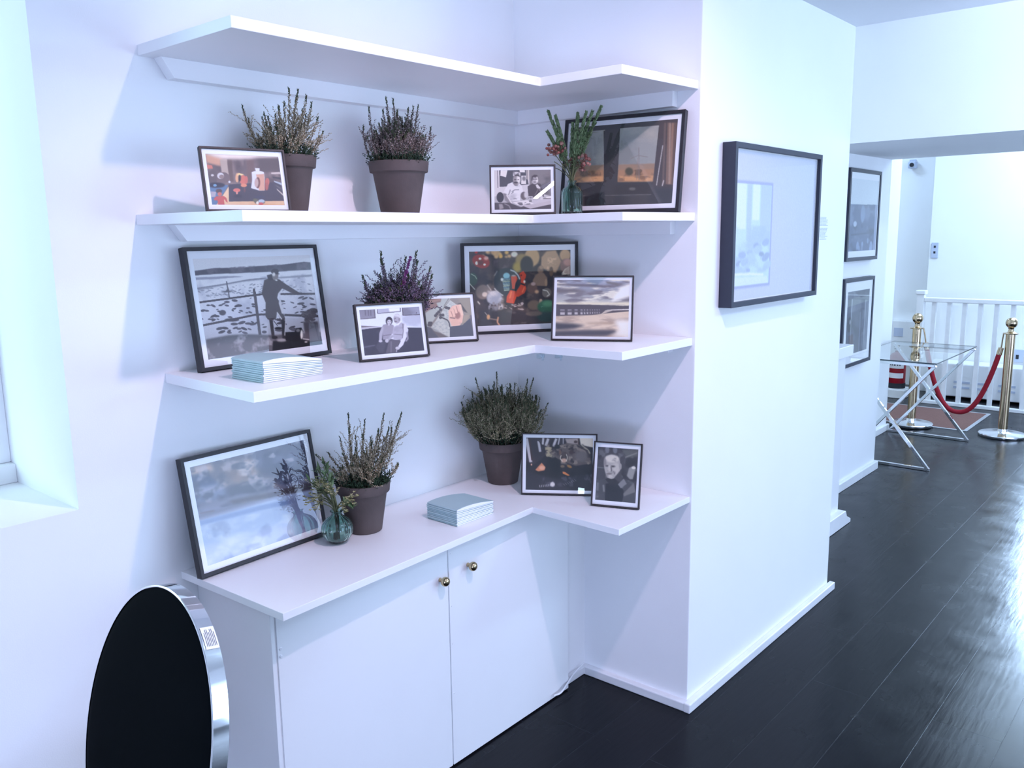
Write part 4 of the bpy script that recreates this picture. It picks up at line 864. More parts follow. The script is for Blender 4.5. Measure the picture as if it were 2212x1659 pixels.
put('F5', 'small black-framed black-and-white photo of a couple sitting on a sofa', pic_couple(), 3, .005, .014, .0095, .0105, 'brownblack', True)
put('F6', 'small black-framed colour photo of hands holding beads over a book', pic_hands(), 3, .005, .014, .0095, .0105, 'brownblack', True)
put('F7', 'large black-framed photo of trinkets and two red birds, across the corner', pic_trinkets(), 3, .0095, .021, .0165, .0185, 'black', False)
put('F8', 'medium black-framed photo of a long bridge over pale water', pic_bridge(), 3, .0045, .014, .0085, .0085, 'brownblack', True)
put('F9', 'large black-framed photo of clouds over snow leaning beside the round vase', pic_clouds(), 4, .0095, .022, .016, .0165, 'black', False)
put('F10', 'medium black-framed photo of a curled tabby cat', pic_cat(), 4, .0045, .014, .0105, .0105, 'brownblack', True)
put('F11', 'upright black-framed black-and-white portrait photo of an old man', pic_old_man(), 4, .0045, .014, .0085, .0135, 'brownblack', True)

# wall pictures
PALE = lin((240, 244, 255))
o = framed('wall_picture', 'deep charcoal-framed pale picture hung alone on the pier', 'picture', (0.164, D-0.0465, 1.358), 0, 0, 0.716, 0.524, 0.017, 0.046, 0.004, 0.004, pic_reflected_window(), M['boxframe'], False, None, PALE, 0.012)
o = framed('wall_picture', 'black-framed dark blue photo with a reflection painted across its top, upper of the pair', 'picture', (2.645, -0.255, 1.423), 0, 0, 0.538, 0.532, 0.022, 0.034, 0.014, 0.036, pic_hall_upper(), M['boxframe'], False, 'framed pictures past the pier', PALE)
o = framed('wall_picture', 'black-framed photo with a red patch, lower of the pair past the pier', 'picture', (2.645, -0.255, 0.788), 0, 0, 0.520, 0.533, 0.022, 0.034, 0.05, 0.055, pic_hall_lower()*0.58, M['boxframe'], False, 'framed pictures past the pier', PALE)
# lettering beside the pier picture: rows of text too small to read
o = thing('wall_caption', 'small block of grey caption lettering on the pier beside the picture', 'caption', (0.985, D-0.0004, 1.52))
rng = random.Random(4)
z = 0.135
for nm, rows in (('heading_text', 7), ('body_text', 9)):
    bm = nb()
    for k in range(rows):
        x = 0.0; end = 0.10*(0.75+0.25*rng.random())
        while x < end:
            wl = rng.uniform(0.005, 0.014); box(bm, x, min(x+wl, end), -0.0003, 0, z-0.0017, z); x += wl+0.0025
        z -= 0.0053
    obj(nm, bm, M['textgrey'], o); z -= 0.006

# ------------------------------------------------------------------ booklets
def booklet_meshes(L, Wd, th, bulge):
    """folded booklet: spine along +y at x=0, opening towards +x; returns cover and page meshes"""
    n = 14; r = th/2
    outer = []; 
    xs = [r+(L-r)*k/n for k in range(n+1)]
    top = lambda x: th*(1-0.30*(x/L))+bulge*math.sin(PI*min(1, x/L))**0.8*(1-0.35*x/L)
    up = [(x, top(x)) for x in xs]
    arc = [(r-r*math.sin(PI*k/8), r-r*math.cos(PI*k/8)) for k in range(1, 8)]
    lo = [(x, 0.0) for x in xs[::-1]]
    path = lo+arc+up                      # from lower fore-edge round the spine to upper fore-edge
    ct = 0.00028
    bm = nb()
    def off(path, d):
        out = []
        for i, p in enumerate(path):
            a = path[max(i-1, 0)]; c = path[min(i+1, len(path)-1)]
            tx, tz = c[0]-a[0], c[1]-a[1]; l = math.hypot(tx, tz) or 1
            out.append((p[0]+tz/l*d, p[1]-tx/l*d))
        return out
    inn = off(path, ct)
    ri = []
    for y in (0, Wd):
        ri.append(([bm.verts.new((x, y, z)) for x, z in path], [bm.verts.new((x, y, z)) for x, z in inn]))
    m_ = len(path)
    for i in range(m_-1):
        bm.faces.new((ri[0][0][i], ri[0][0][i+1], ri[1][0][i+1], ri[1][0][i]))
        bm.faces.new((ri[0][1][i+1], ri[0][1][i], ri[1][1][i], ri[1][1][i+1]))
        for s in (0, 1): bm.faces.new((ri[s][0][i], ri[s][1][i], ri[s][1][i+1], ri[s][0][i+1]))
    for e in (0, m_-1): bm.faces.new((ri[0][0][e], ri[1][0][e], ri[1][1][e], ri[0][1][e]))
    bmesh.ops.recalc_face_normals(bm, faces=bm.faces)
    cover = bpy.data.meshes.new('cover'); bm.to_mesh(cover); bm.free(); cover.materials.append(M['cover'])
    bm = nb(); sheets = 4
    for s in range(sheets):
        f0 = 0.02+0.96*s/sheets; f1 = f0+0.96/sheets*0.96
        a = [[], []]
        for j, y in enumerate((0.0002, Wd-0.0002)):
            lower = []; upper = []
            for x in xs:
                x_ = min(max(x, r*0.9), L-0.0012); h = top(x_)-2*ct-0.0002
                lower.append(bm.verts.new((x_, y, ct+0.0001+h*f0))); upper.append(bm.verts.new((x_, y, ct+0.0001+h*f1)))
            a[j] = (lower, upper)
        for i in range(n):
            bm.faces.new((a[0][0][i], a[0][0][i+1], a[0][1][i+1], a[0][1][i])); bm.faces.new((a[1][0][i+1], a[1][0][i], a[1][1][i], a[1][1][i+1]))
            bm.faces.new((a[0][1][i], a[0][1][i+1], a[1][1][i+1], a[1][1][i])); bm.faces.new((a[0][0][i+1], a[0][0][i], a[1][0][i], a[1][0][i+1]))
        bm.faces.new((a[0][0][n], a[1][0][n], a[1][1][n], a[0][1][n])); bm.faces.new((a[0][0][0], a[0][1][0], a[1][1][0], a[1][0][0]))
    bmesh.ops.recalc_face_normals(bm, faces=bm.faces)
    pages = bpy.data.meshes.new('pages'); bm.to_mesh(pages); bm.free(); pages.materials.append(M['page'])
    return cover, pages
thin = booklet_meshes(0.168, 0.129, 0.0047, 0.0)
fat = booklet_meshes(0.168, 0.129, 0.0052, 0.0105)
thin2 = booklet_meshes(0.163, 0.126, 0.0049, 0.0)
fat2 = booklet_meshes(0.163, 0.126, 0.0052, 0.0085)
ORD = ['bottom', 'second', 'third', 'fourth', 'fifth', 'sixth', 'seventh', 'eighth', 'ninth', 'topmost']
def booklet_stack(x, y, z, where, ms, mt, group, seed, step):
    rg = random.Random(seed); zz = z+0.0004
    proto = None
    for k in range(10):
        if k == 0: lab = f'pale teal booklet lying at the bottom of the stack {where}'
        elif k == 9: lab = f'pale teal booklet on top of the stack {where}, cover bulging'
        else: lab = f'pale teal booklet, {ORD[k]} from the bottom of the stack {where}'
        o = thing('booklet', lab, 'booklet', (x+rg.uniform(-.0012, .0012), y+rg.uniform(-.0009, .0009), zz), R(rg.uniform(-.45, .45)), group)
        dz = 0.30*0.0047*k*0.0
        o.rotation_euler = (0, math.asin(min(0.5, 0.00105*k/0.165)), o.rotation_euler[2])
        me = mt if k == 9 else ms
        for nm, q in zip(('cover', 'pages'), me):
            c = bpy.data.objects.new(nm, q); C.objects.link(c); c.parent = o
        zz += step
booklet_stack(-1.3035, -0.3405, ZS[3], 'in front of the snow photo', thin, fat, 'booklets stacked on the third shelf', 1, 0.0049)
booklet_stack(-0.6725, -0.3255, ZS[4], 'on the worktop', thin2, fat2, 'booklets stacked on the worktop', 2, 0.0051)
# ------------------------------------------------------------------ heather in terracotta pots
def bulk(name, V, Fq, material, parent, smooth=False):
    me = bpy.data.meshes.new(name)
    V = np.asarray(V, np.float32); Fq = np.asarray(Fq, np.int32); k = Fq.shape[1]
    me.vertices.add(len(V)); me.vertices.foreach_set('co', V.ravel())
    me.loops.add(Fq.size); me.loops.foreach_set('vertex_index', Fq.ravel())
    me.polygons.add(len(Fq)); me.polygons.foreach_set('loop_start', np.arange(0, Fq.size, k, dtype=np.int32))
    me.update(calc_edges=True)
    return mobj(name, me, material, parent, smooth)
OCT_F = np.array([(0, 1, 4), (1, 2, 4), (2, 3, 4), (3, 0, 4), (1, 0, 5), (2, 1, 5), (3, 2, 5), (0, 3, 5)])
class Buds:
    """many little pointed buds or needle leaves, each its own loose piece"""
    def __init__(s): s.V = []; s.F = []; s.n = 0
    def add(s, p, d, L, w):
        d = d/np.linalg.norm(d); a = np.cross(d, (0.3, 0.2, 0.93)); a /= (np.linalg.norm(a)+1e-9); b = np.cross(d, a)
        m = p+d*L*0.45
        s.V += [m+a*w, m+b*w, m-a*w, m-b*w, p+d*L, p]
        s.F.append(OCT_F+s.n); s.n += 6
    def build(s, name, material, parent):
        return bulk(name, np.array(s.V), np.concatenate(s.F), material, parent)
def pot(parent, r, h, lean=0):
    k = r/0.083
    prof = [(0.0, 0.0), (0.050*k, 0.0), (0.0525*k, 0.002), (0.0715*k, h*0.78), (0.0735*k, h*0.795), (0.0785*k, h*0.80), (0.0800*k, h*0.81), (0.0832*k, h*0.985), (0.0822*k, h), (0.0775*k, h), (0.0765*k, h*0.985), (0.072*k, h*0.86), (0.0, h*0.86)]
    bm = nb(); lathe(bm, prof[1:-1], 56)
    obj('terracotta_pot', bm, M['pot'], parent, smooth=True)
    bm = nb(); rg = random.Random(3); n = 26
    c = bm.verts.new((0, 0, h*0.90)); rr = [bm.verts.new((0.0725*k*math.cos(2*PI*i/n), 0.0725*k*math.sin(2*PI*i/n), h*0.875+rg.uniform(0, .004))) for i in range(n)]
    for i in range(n): bm.faces.new((c, rr[i], rr[(i+1) % n]))
    obj('soil', bm, M['soil'], parent, smooth=True)
FLO = {}
def fmat(key, cols):
    if key not in FLO: FLO[key] = mat_island('heather_'+key, [L3(*c) for c in cols], 0.8)
    return FLO[key]
GREEN = mat_island('heather_green', [L3(30, 46, 38), L3(44, 62, 48), L3(56, 80, 54), L3(38, 54, 44)], 0.75)
DGREEN = mat_island('heather_dark_green', [L3(50, 60, 42), L3(68, 80, 54), L3(84, 94, 64), L3(58, 66, 48)], 0.75)
def heather(label, loc, r, h, stems, seed, cols, key, tipgreen=True, group='potted heathers in the alcove', green_h=0.05, green_n=900, bud=0.0062, dens=2.0, potted=True):
    o = thing('potted_heather', label, 'potted plant', loc, 0, group)
    pot(o, r, h)
    rg = np.random.default_rng(seed)
    bf = Buds(); bt = Buds(); bg = Buds(); tw = nb()
    z0 = h*0.89
    for (bx, by, tx, ty, tz, bend, kind) in stems:
        P0 = np.array([bx, by, z0]); P2 = np.array([tx, ty, h+tz]); out = np.array([tx-bx, ty-by, 0.0])
        P1 = (P0+P2)/2+np.array([out[0]*bend, out[1]*bend, -0.10*tz*bend])+rg.normal(0, .004, 3)
        n = 12; ts = np.linspace(0, 1, n)[:, None]
        pts = (1-ts)**2*P0+2*ts*(1-ts)*P1+ts**2*P2
        pts[1:-1] += rg.normal(0, 0.0012, (n-2, 3))
        tube(tw, pts.tolist(), np.linspace(.0013, .0008, n).tolist(), 5)
        Ls = np.linalg.norm(np.diff(pts, axis=0), axis=1).sum()
        start = 0.28 if kind != 'short' else 0.15
        nbud = int(Ls*(1-start)/0.0021*dens)
        for q in range(nbud):
            t = start+(1-start)*(q+rg.random())/nbud
            c = (1-t)**2*P0+2*t*(1-t)*P1+t*t*P2
            tan = 2*(1-t)*(P1-P0)+2*t*(P2-P1); tan /= np.linalg.norm(tan)+1e-9
            rd = rg.normal(0, 1, 3); rd -= tan*rd.dot(tan); rd /= np.linalg.norm(rd)+1e-9
            d = rd*0.85+tan*0.62
            if t > 0.90 and tipgreen: bt.add(c+rd*.0006, rd*0.5+tan, bud*0.9, 0.0012)
            elif t < start+0.10: bg.add(c, d, bud*1.1, 0.0008)
            else: bf.add(c+rd*.0008, d, bud*(0.75+0.5*rg.random())*(1.12-0.35*t), 0.0015)
            # short side sprigs
            if rg.random() < 0.05 and t < 0.75:
                sd = rd*0.7+tan*0.8; sl = 0.012+0.02*rg.random()
                for e in range(int(9*dens)):
                    u = (e+1)/9; r2 = rg.normal(0, 1, 3); r2 -= sd*r2.dot(sd)/sd.dot(sd); r2 /= np.linalg.norm(r2)+1e-9
                    bf.add(c+sd*sl*u, r2*.7+sd*.7, bud*.85, 0.0013)
    k = r/0.083
    for q in range(green_n):
        a = rg.random()*2*PI; rr = 0.076*k*math.sqrt(rg.random()); x, y = rr*math.cos(a), rr*math.sin(a)
        lean = np.array([x, y, 0])/(0.076*k)*0.75
        base = np.array([x*0.9, y*0.9, z0]); ln = green_h*(0.35+0.75*rg.random()); dirv = lean+np.array([0, 0, 1.0])+rg.normal(0, .18, 3); dirv /= np.linalg.norm(dirv)
        for e in range(5):
            u = (e+rg.random())/5; rd = rg.normal(0, 1, 3); rd -= dirv*rd.dot(dirv); rd /= np.linalg.norm(rd)
            bg.add(base+dirv*ln*u, rd*.6+dirv*.8, 0.0095, 0.0012)
    obj('woody_stems', tw, M['twig'], o)
    bf.build('flower_sprays', fmat(key, cols), o); bg.build('green_foliage', GREEN, o)
    if bt.n: bt.build('tip_foliage', DGREEN, o)
    return o
def dome(n, seed, rb, spread, zlo, zhi, bend=0.25, up=0.0):
    rg = random.Random(seed); out = []
    for k in range(n):
        a = rg.random()*2*PI; q = math.sqrt(rg.random())
        bx, by = rb*q*math.cos(a), rb*q*math.sin(a)
        tx, ty = spread*q*math.cos(a)+rg.uniform(-.01, .01), spread*q*math.sin(a)+rg.uniform(-.01, .01)
        tz = (zhi-(zhi-zlo)*q**1.6)*(0.62+0.4*rg.random())
        out.append((bx, by, tx, ty, tz, bend*q+rg.uniform(-.1, .1), 'n'))
    return out
# directions along the picture for asymmetrical plants: sideways = to the right as seen from the front of the alcove
SX, SY = RIGHT[0]/math.hypot(RIGHT[0], RIGHT[1]), RIGHT[1]/math.hypot(RIGHT[0], RIGHT[1])
def side(lst):
    """stems given as (base, tip, height, bend): offsets sideways as seen from the room"""
    out = []
    rg = random.Random(len(lst))
    for b, t, zt, bd in lst:
        f = rg.uniform(-.03, .03); ff = f*1.6
        out.append((b*SX-f*SY, b*SY+f*SX, t*SX-ff*SY, t*SY+ff*SX, zt, bd, 'n'))
    return out
POT_H = 0.148
BEIGE = [(132, 116, 90), (176, 160, 134), (206, 192, 168), (150, 132, 104), (114, 102, 80)]
MAUVE = [(80, 70, 68), (132, 116, 112), (186, 170, 164), (108, 94, 88), (74, 66, 62)]
GREYGR = [(100, 104, 74), (146, 140, 112), (192, 176, 152), (116, 118, 86), (86, 96, 66)]
PINKISH = [(88, 72, 92), (122, 102, 124), (150, 130, 148), (70, 70, 76), (60, 64, 64)]
s1 = side([(-.03, -.098, .145, .35), (-.03, -.10, .115, .4), (-.02, -.062, .118, .2), (-.015, -.04, .122, .1), (-.01, -.028, .126, .1), (0, -.012, .142, .1), (0, .004, .138, .05), (.005, .028, .178, .05), (.008, .026, .19, .1), (.01, .048, .186, .1), (.02, .066, .172, .15), (.02, .074, .154, .2),
          (.03, .098, .105, .25), (.035, .098, .072, .25), (.03, .085, .06, .2), (.02, .06, .12, .2), (.01, .03, .11, .1), (-.01, -.02, .10, .1), (.015, .045, .14, .1), (0, .015, .15, .1), (-.02, -.05, .08, .2), (.02, .05, .09, .2), (0, 0, .10, 0), (-.01, -.015, .11, .1), (.02, .04, .10, .1)])
s1 = [(a_, b_, c_, d_, e_*0.87, f_, g_) for a_, b_, c_, d_, e_, f_, g_ in s1]
heather('sparse beige heather in a dark terracotta pot, half hidden behind the toy photo', (-1.045, -0.105, ZS[2]+.0003), 0.080, POT_H, s1+dome(30, 5, .045, .075, .04, .115), 5, BEIGE, 'beige', green_n=420)
s2 = side([(-.06, -.098, .085, .6), (-.05, -.078, .125, .3), (-.02, -.03, .148, .1), (0, -.006, .14, .0), (.02, .045, .13, .05), (.03, .06, .132, -.1), (.06, .095, .08, .3), (.0, .006, .115, 0), (-.01, -.04, .12, .1), (.03, .035, .12, .1)])
s2 = [(a_, b_, c_, d_, e_*1.22, f_, g_) for a_, b_, c_, d_, e_, f_, g_ in s2]
heather('dense upright brown heather in a dark pot, centre of the eye-level shelf', (-0.675, -0.130, ZS[2]+.0003), 0.087, 0.152, s2+dome(140, 6, .066, .080, .075, .140, .1), 6, MAUVE, 'mauve', green_n=520)
o3 = heather('small bushy purple-grey heather with one pink spike behind the couple photo', (-0.733, -0.168, ZS[3]+.0003), 0.052, 0.10,
    side([(-.02, -.105, .115, .3), (-.01, -.035, .165, .05), (.0, .0, .12, .05), (.01, .065, .158, .1), (.02, .098, .115, .3), (.015, .07, .1, .2), (-.02, -.07, .09, .2), (-.015, -.05, .12, .1), (.005, .03, .12, .1), (.02, .085, .11, .3), (-.02, -.09, .10, .3), (.0, .03, .17, .1), (-.01, -.045, .185, .1), (.012, .062, .185, .1), (.02, .10, .14, .3)])+dome(105, 8, .04, .096, .045, .14, .3), 8, PINKISH, 'purple', green_h=.085, green_n=1100, bud=.0088, dens=2.3)
pk = Buds(); rg = np.random.default_rng(77)
for k in range(150):
    t = rg.random(); c = np.array([(0.02+.026*t)*SX+.028*SY, (0.02+.026*t)*SY-.028*SX, 0.185+.085*t]); d = rg.normal(0, 1, 3); d[2] = abs(d[2])*.4+.5
    pk.add(c, d, 0.009*(1.2-.5*t), 0.0018)
pk.build('pink_spike', mat_island('heather_pink', [L3(112, 48, 104), L3(150, 78, 140), L3(132, 60, 122)], 0.7), o3)['label'] = 'bright pink flower spike'
s4 = side([(-.03, -.066, .128, .0), (-.03, -.028, .208, -.3), (-.02, -.028, .165, -.1), (-.01, .012, .182, -.1), (0, .012, .15, 0), (.0, .048, .15, .1), (.01, .065, .195, .1), (.01, .06, .16, .1), (.02, .118, .198, .2), (.02, .112, .18, .2), (.03, .088, .155, .2), (.03, .07, .13, .2), (.03, .085, .105, .3), (.04, .105, .055, .4), (.04, .1, .04, .4), (-.02, -.02, .13, -.1), (.0, .02, .12, .1), (.01, .04, .13, .1), (.02, .06, .12, .2), (-.03, -.05, .09, 0), (-.01, -.01, .11, 0), (.02, .05, .10, .2), (.01, .025, .1, .1), (.03, .075, .15, .15), (-.045, -.13, .085, -.15), (-.045, -.105, .08, -.1)])
heather('beige heather leaning right in a dark pot behind the round vase', (-0.856, -0.127, ZS[4]+.0003), 0.0795, POT_H, s4+dome(42, 9, .05, .08, .04, .115), 9, BEIGE, 'beige', green_n=560)
heather('wide bushy grey-green heather in the corner behind the cat photo', (-0.228, -0.118, ZS[4]+.0003), 0.083, 0.150, dome(200, 10, .066, .155, .135, .205, .35)+side([(-.05, -.16, .17, .2), (.04, .16, .12, .3), (.02, .11, .215, .1), (.03, .09, .215, .1), (-.01, -.015, .245, 0), (-.02, -.09, .215, .1)]), 10, GREYGR, 'grey', green_h=.075, green_n=800)

# ------------------------------------------------------------------ glass vases and cut stems
LEAF = mat_island('sprig_green', [L3(90, 112, 76), L3(112, 134, 94), L3(134, 152, 112), L3(80, 100, 68)], 0.6)
BERRY = mat_island('berry_red', [L3(120, 62, 58), L3(142, 84, 76), L3(160, 120, 108), L3(112, 56, 54)], 0.45)
BLOOM = mat_island('bloom_cream', [L3(176, 170, 120), L3(206, 200, 170), L3(150, 146, 92), L3(128, 128, 78)], 0.6)
def leaf_blade(bm, p, d, L, w, cup=0.2):
    d = Vector(d).normalized(); a = d.cross(Vector((0, 0, 1)) if abs(d.z) < .95 else Vector((1, 0, 0))).normalized(); n = a.cross(d)
    p = Vector(p); rows = []
    for t, k in ((0, .15), (.25, .8), (.5, 1), (.75, .7), (1, .05)):
        c = p+d*L*t-n*L*cup*t*t
        rows.append((bm.verts.new(c-a*w*k), bm.verts.new(c+n*w*.25*k), bm.verts.new(c+a*w*k)))
    for r0, r1 in zip(rows[:-1], rows[1:]):
        for j in (0, 1): bm.faces.new((r0[j], r0[j+1], r1[j+1], r1[j]))
# tall bottle vase on the eye-level shelf
VX, VY = -0.190, -0.392
v1 = thing('bottle_vase', 'small ribbed green glass bottle vase in front of the window photo', 'vase', (VX, VY, ZS[2]+.0003))
bm = nb()
po = [(.0285, .0), (.0315, .002), (.0325, .006), (.0325, .066), (.031, .075), (.026, .082), (.0165, .087), (.0130, .091), (.0128, .099), (.0155, .102), (.0160, .104)]
pi_ = [(.0140, .1045), (.0105, .099), (.0105, .091), (.0140, .0855), (.0235, .080), (.0285, .073), (.0298, .065), (.0298, .010), (.026, .006), (0.001, .0055)]
am = [.0, .04, .07, .07, .06, .03, 0, 0, 0, 0, 0]+[0, 0, 0, 0, .03, .05, .06, .05, 0, 0]
lathe(bm, po+pi_, 96, rib=14, ribamp=am); obj('glass_body', bm, M['vase'], v1, smooth=True)
rg = random.Random(12)
bq = thing('dried_bouquet', 'bunch of green spears and dull red berries standing in the bottle vase', 'bouquet', (VX, VY, ZS[2]+.008))
for (tx, tz, kind) in ((-.072, .305, 0), (-.05, .29, 0), (-.075, .245, 0), (.005, .27, 0), (.018, .295, 0), (.022, .29, 0), (.043, .298, 0), (.062, .30, 0), (.09, .315, 0), (.065, .255, 2), (.05, .235, 2), (-.05, .215, 2), (.03, .24, 2), (-.06, .185, 1), (-.04, .195, 1), (.02, .18, 1), (.03, .195, 1), (.005, .16, 1), (.038, .16, 1), (.022, .205, 1), (-.05, .20, 1), (.03, .145, 1), (-.055, .155, 3), (-.06, .14, 3), (.045, .2, 3), (-.03, .15, 3), (.01, .14, 3)):
    f = rg.uniform(-.03, .03)
    b = Vector((rg.uniform(-.006, .006), rg.uniform(-.006, .006), .004)); nk = Vector((rg.uniform(-.005, .005), rg.uniform(-.005, .005), .088))
    tip = Vector((tx*SX-f*SY, tx*SY+f*SX, tz))
    mid = nk+(tip-nk)*.5+Vector((0, 0, .012))
    pts = spline([b, nk, mid, tip], 6)
    bm = nb(); tube(bm, pts, [.0013]*len(pts), 6)
    name = ('spear_sprig', 'berry_sprig', 'leaf_sprig', 'grass_stem')[kind]
    st = obj(name, bm, M['stem'], bq, smooth=True)
    if kind == 0:
        bd = Buds(); m0 = int(len(pts)*.55); q = [np.array(p) for p in pts[m0:]]
        r2 = np.random.default_rng(int(tz*1e4))
        for k in range(170):
            u = r2.random()*(len(q)-1); i = int(u); c = q[i]+(q[min(i+1, len(q)-1)]-q[i])*(u-i); t = np.array(pts[-1]-pts[m0]); t /= np.linalg.norm(t)
            rd = r2.normal(0, 1, 3); rd -= t*rd.dot(t); rd /= np.linalg.norm(rd); bd.add(c+rd*.0012, rd*.42+t, .015*(1.15-.6*u/len(q)), .0026)
        bd.build('green_spear', LEAF, st)
    elif kind == 1:
        bm = nb()
        for k in range(13):
            c = Vector(pts[-1])+Vector((rg.uniform(-.017, .017), rg.uniform(-.017, .017), rg.uniform(-.018, .016))); ball(bm, c, rg.uniform(.0040, .0058), 10, 8)
            tube(bm, [pts[-4], c], [.0006, .0005], 4)
        obj('berries', bm, BERRY, st, smooth=True)
    elif kind == 2:
        bm = nb()
        for k in range(38):
            u = rg.randint(int(len(pts)*.5), len(pts)-1); d = Vector((rg.uniform(-1, 1), rg.uniform(-1, 1), rg.uniform(-.1, 1.1))); leaf_blade(bm, pts[u], d, rg.uniform(.014, .026), rg.uniform(.0026, .0044))
        obj('leaves', bm, LEAF, st)
# round bud vase on the worktop
VX2, VY2 = -0.975, -0.152
v2 = thing('bud_vase', 'round ribbed green glass bud vase on the worktop beside the cloud photo', 'vase', (VX2, VY2, ZS[4]+.0003))
bm = nb()
Rb = .0435; po = []; am = []
for k in range(13):
    a = -1.18+k*(2.36)/12; po.append((max(.018, Rb*math.cos(a)), .0405+Rb*math.sin(a)*.96)); am.append(.085*math.cos(a))
po += [(.0140, .0838), (.0138, .089), (.0175, .0925), (.0182, .0942)]; am += [0, 0, 0, 0]
pi_ = [(.0160, .0945), (.0118, .089), (.0118, .083)]+[(max(.0125, (Rb-.0028)*math.cos(a)), .0405+(Rb-.0028)*math.sin(a)*.96) for a in [1.1-k*.2 for k in range(11)]]+[(.001, .0045)]
am += [0]*3+[.06]*11+[0]
lathe(bm, po+pi_, 112, rib=16, ribamp=am); obj('glass_body', bm, M['vase'], v2, smooth=True)
bq2 = thing('leafy_bouquet', 'small bunch of green leaves and cream blossom standing in the bud vase', 'bouquet', (VX2, VY2, ZS[4]+.007))
for (tx, tz, kind) in ((-.062, .18, 0), (-.045, .205, 0), (-.03, .225, 0), (-.055, .165, 0), (-.02, .20, 0), (-.05, .15, 1), (-.07, .135, 1), (-.035, .16, 1), (-.02, .145, 1), (-.06, .11, 1), (-.012, .165, 1), (-.005, .14, 1), (.05, .135, 1), (.04, .12, 1), (.03, .105, 1), (.055, .105, 0), (-.045, .125, 1), (-.03, .185, 1), (-.055, .175, 1)):
    f = rg.uniform(-.03, .01) if tx < .02 else rg.uniform(-.045, -.03)
    b = Vector((rg.uniform(-.008, .008), rg.uniform(-.008, .008), .004)); nk = Vector((rg.uniform(-.006, .006), rg.uniform(-.006, .006), .082)); tip = Vector((tx*SX-f*SY, tx*SY+f*SX, tz))
    mid = nk+(tip-nk)*.5+Vector((0, 0, .016)); pts = spline([b, nk, mid, tip], 6)
    bm = nb(); tube(bm, pts, [.0015]*len(pts), 6); st = obj(('leaf_sprig', 'blossom_sprig')[kind], bm, M['stem'], bq2, smooth=True)
    bm = nb()
    if kind == 0:
        for k in range(15):
            u = rg.randint(int(len(pts)*.66), len(pts)-1); d = Vector((rg.uniform(-1, 1), rg.uniform(-1, 1), rg.uniform(.1, 1.6))); leaf_blade(bm, pts[u], d, rg.uniform(.018, .032), rg.uniform(.0035, .006))
        obj('leaves', bm, LEAF, st)
    else:
        for k in range(13):
            c = Vector(pts[-1])+Vector((rg.uniform(-.015, .015), rg.uniform(-.015, .015), rg.uniform(-.022, .014)))
            for e in range(5):
                a = 2*PI*e/5; leaf_blade(bm, c, Vector((math.cos(a), math.sin(a), .9)), .0058, .0021)
            tube(bm, [pts[-5], c], [.0005, .0005], 4)
        obj('blossom', bm, BLOOM, st)

# ------------------------------------------------------------------ chair with an oval back
ch = thing('dining_chair', 'oval-backed chair in black upholstery with a chrome rim by the cupboard', 'chair', (-2.026, -0.643, 0), 0.051)
CZ_ = 0.727                    # height of the middle of the oval
XB = 0.25                      # face of the backrest, turned away from the cupboard
HA, HB = 0.197, 0.272          # half width and half height
TILT, ROLLB = 0.2316, -0.025
def back_pt(a, rx, rz, x):
    e, u_ = rx*math.cos(a), rz*math.sin(a)
    y = -(math.cos(ROLLB)*e-math.sin(ROLLB)*u_); z = math.sin(ROLLB)*e+math.cos(ROLLB)*u_
    return Vector((XB+x*math.cos(TILT)+z*math.sin(TILT), y, CZ_+z*math.cos(TILT)-x*math.sin(TILT)))
NS = 96
bm = nb()
sec = [(-.0010, .0), (-.0010, .0022), (.0, .0035), (.030, .0035), (.031, .0022), (.031, 0)]
rings = []
for k in range(NS):
    a = 2*PI*k/NS
    rings.append([bm.verts.new(back_pt(a, HA+e, HB+e, x)) for x, e in sec])
for k in range(NS):
    A, B = rings[k], rings[(k+1) % NS]
    for j in range(len(sec)): bm.faces.new((A[j], A[(j+1) % len(sec)], B[(j+1) % len(sec)], B[j]))
bmesh.ops.recalc_face_normals(bm, faces=bm.faces)
obj('chrome_rim', bm, M['chrome'], ch, smooth=True)
bm = nb(); lev = [(1.0, .0015), (.99, .0), (.97, -.002), (.9, -.005), (.7, -.008), (.4, -.010)]
rings = [[bm.verts.new(back_pt(2*PI*k/NS, (HA-.0005)*s_, (HB-.0005)*s_, x)) for k in range(NS)] for s_, x in lev]
for r0, r1 in zip(rings[:-1], rings[1:]):
    for k in range(NS): bm.faces.new((r0[k], r0[(k+1) % NS], r1[(k+1) % NS], r1[k]))
bm.faces.new(rings[-1])
rb = [[bm.verts.new(back_pt(2*PI*k/NS, (HA-.0005)*s_, (HB-.0005)*s_, .0305-x)) for k in range(NS)] for s_, x in lev]
for r0, r1 in zip(rb[:-1], rb[1:]):
    for k in range(NS): bm.faces.new((r0[k], r0[(k+1) % NS], r1[(k+1) % NS], r1[k]))
bm.faces.new(rb[-1])
bmesh.ops.recalc_face_normals(bm, faces=bm.faces)
obj('back_pad', bm, M['blackcloth'], ch, smooth=True)

def rim_quad(bm, a0, a1, x0, x1, e, n=6):
    """thin patch lying on the outside of the rim, facing -y (towards the room)"""
    rows = []
    for k in range(n+1):
        a = a0+(a1-a0)*k/n
        rows.append((bm.verts.new(back_pt(a, HA+e, HB+e, x0)), bm.verts.new(back_pt(a, HA+e, HB+e, x1))))
    for p, q in zip(rows[:-1], rows[1:]): bm.faces.new((p[0], p[1], q[1], q[0]))
bm = nb()
SA0, SA1 = R(48), R(58)
rim_quad(bm, SA0, SA1, .0035, .0295, .0042, 8)
sticker = obj('care_sticker', bm, M['page'], ch); sticker['label'] = 'white printed care sticker'
bm = nb()
for k in range(7):
    x = .007+k*.0030
    rim_quad(bm, SA0+R(1.2), SA1-R(1.2 if k % 3 else 2.6), x, x+.0011, .0045, 8)
obj('sticker_text', bm, M['textdark'], sticker)
bm = nb()
n = 40
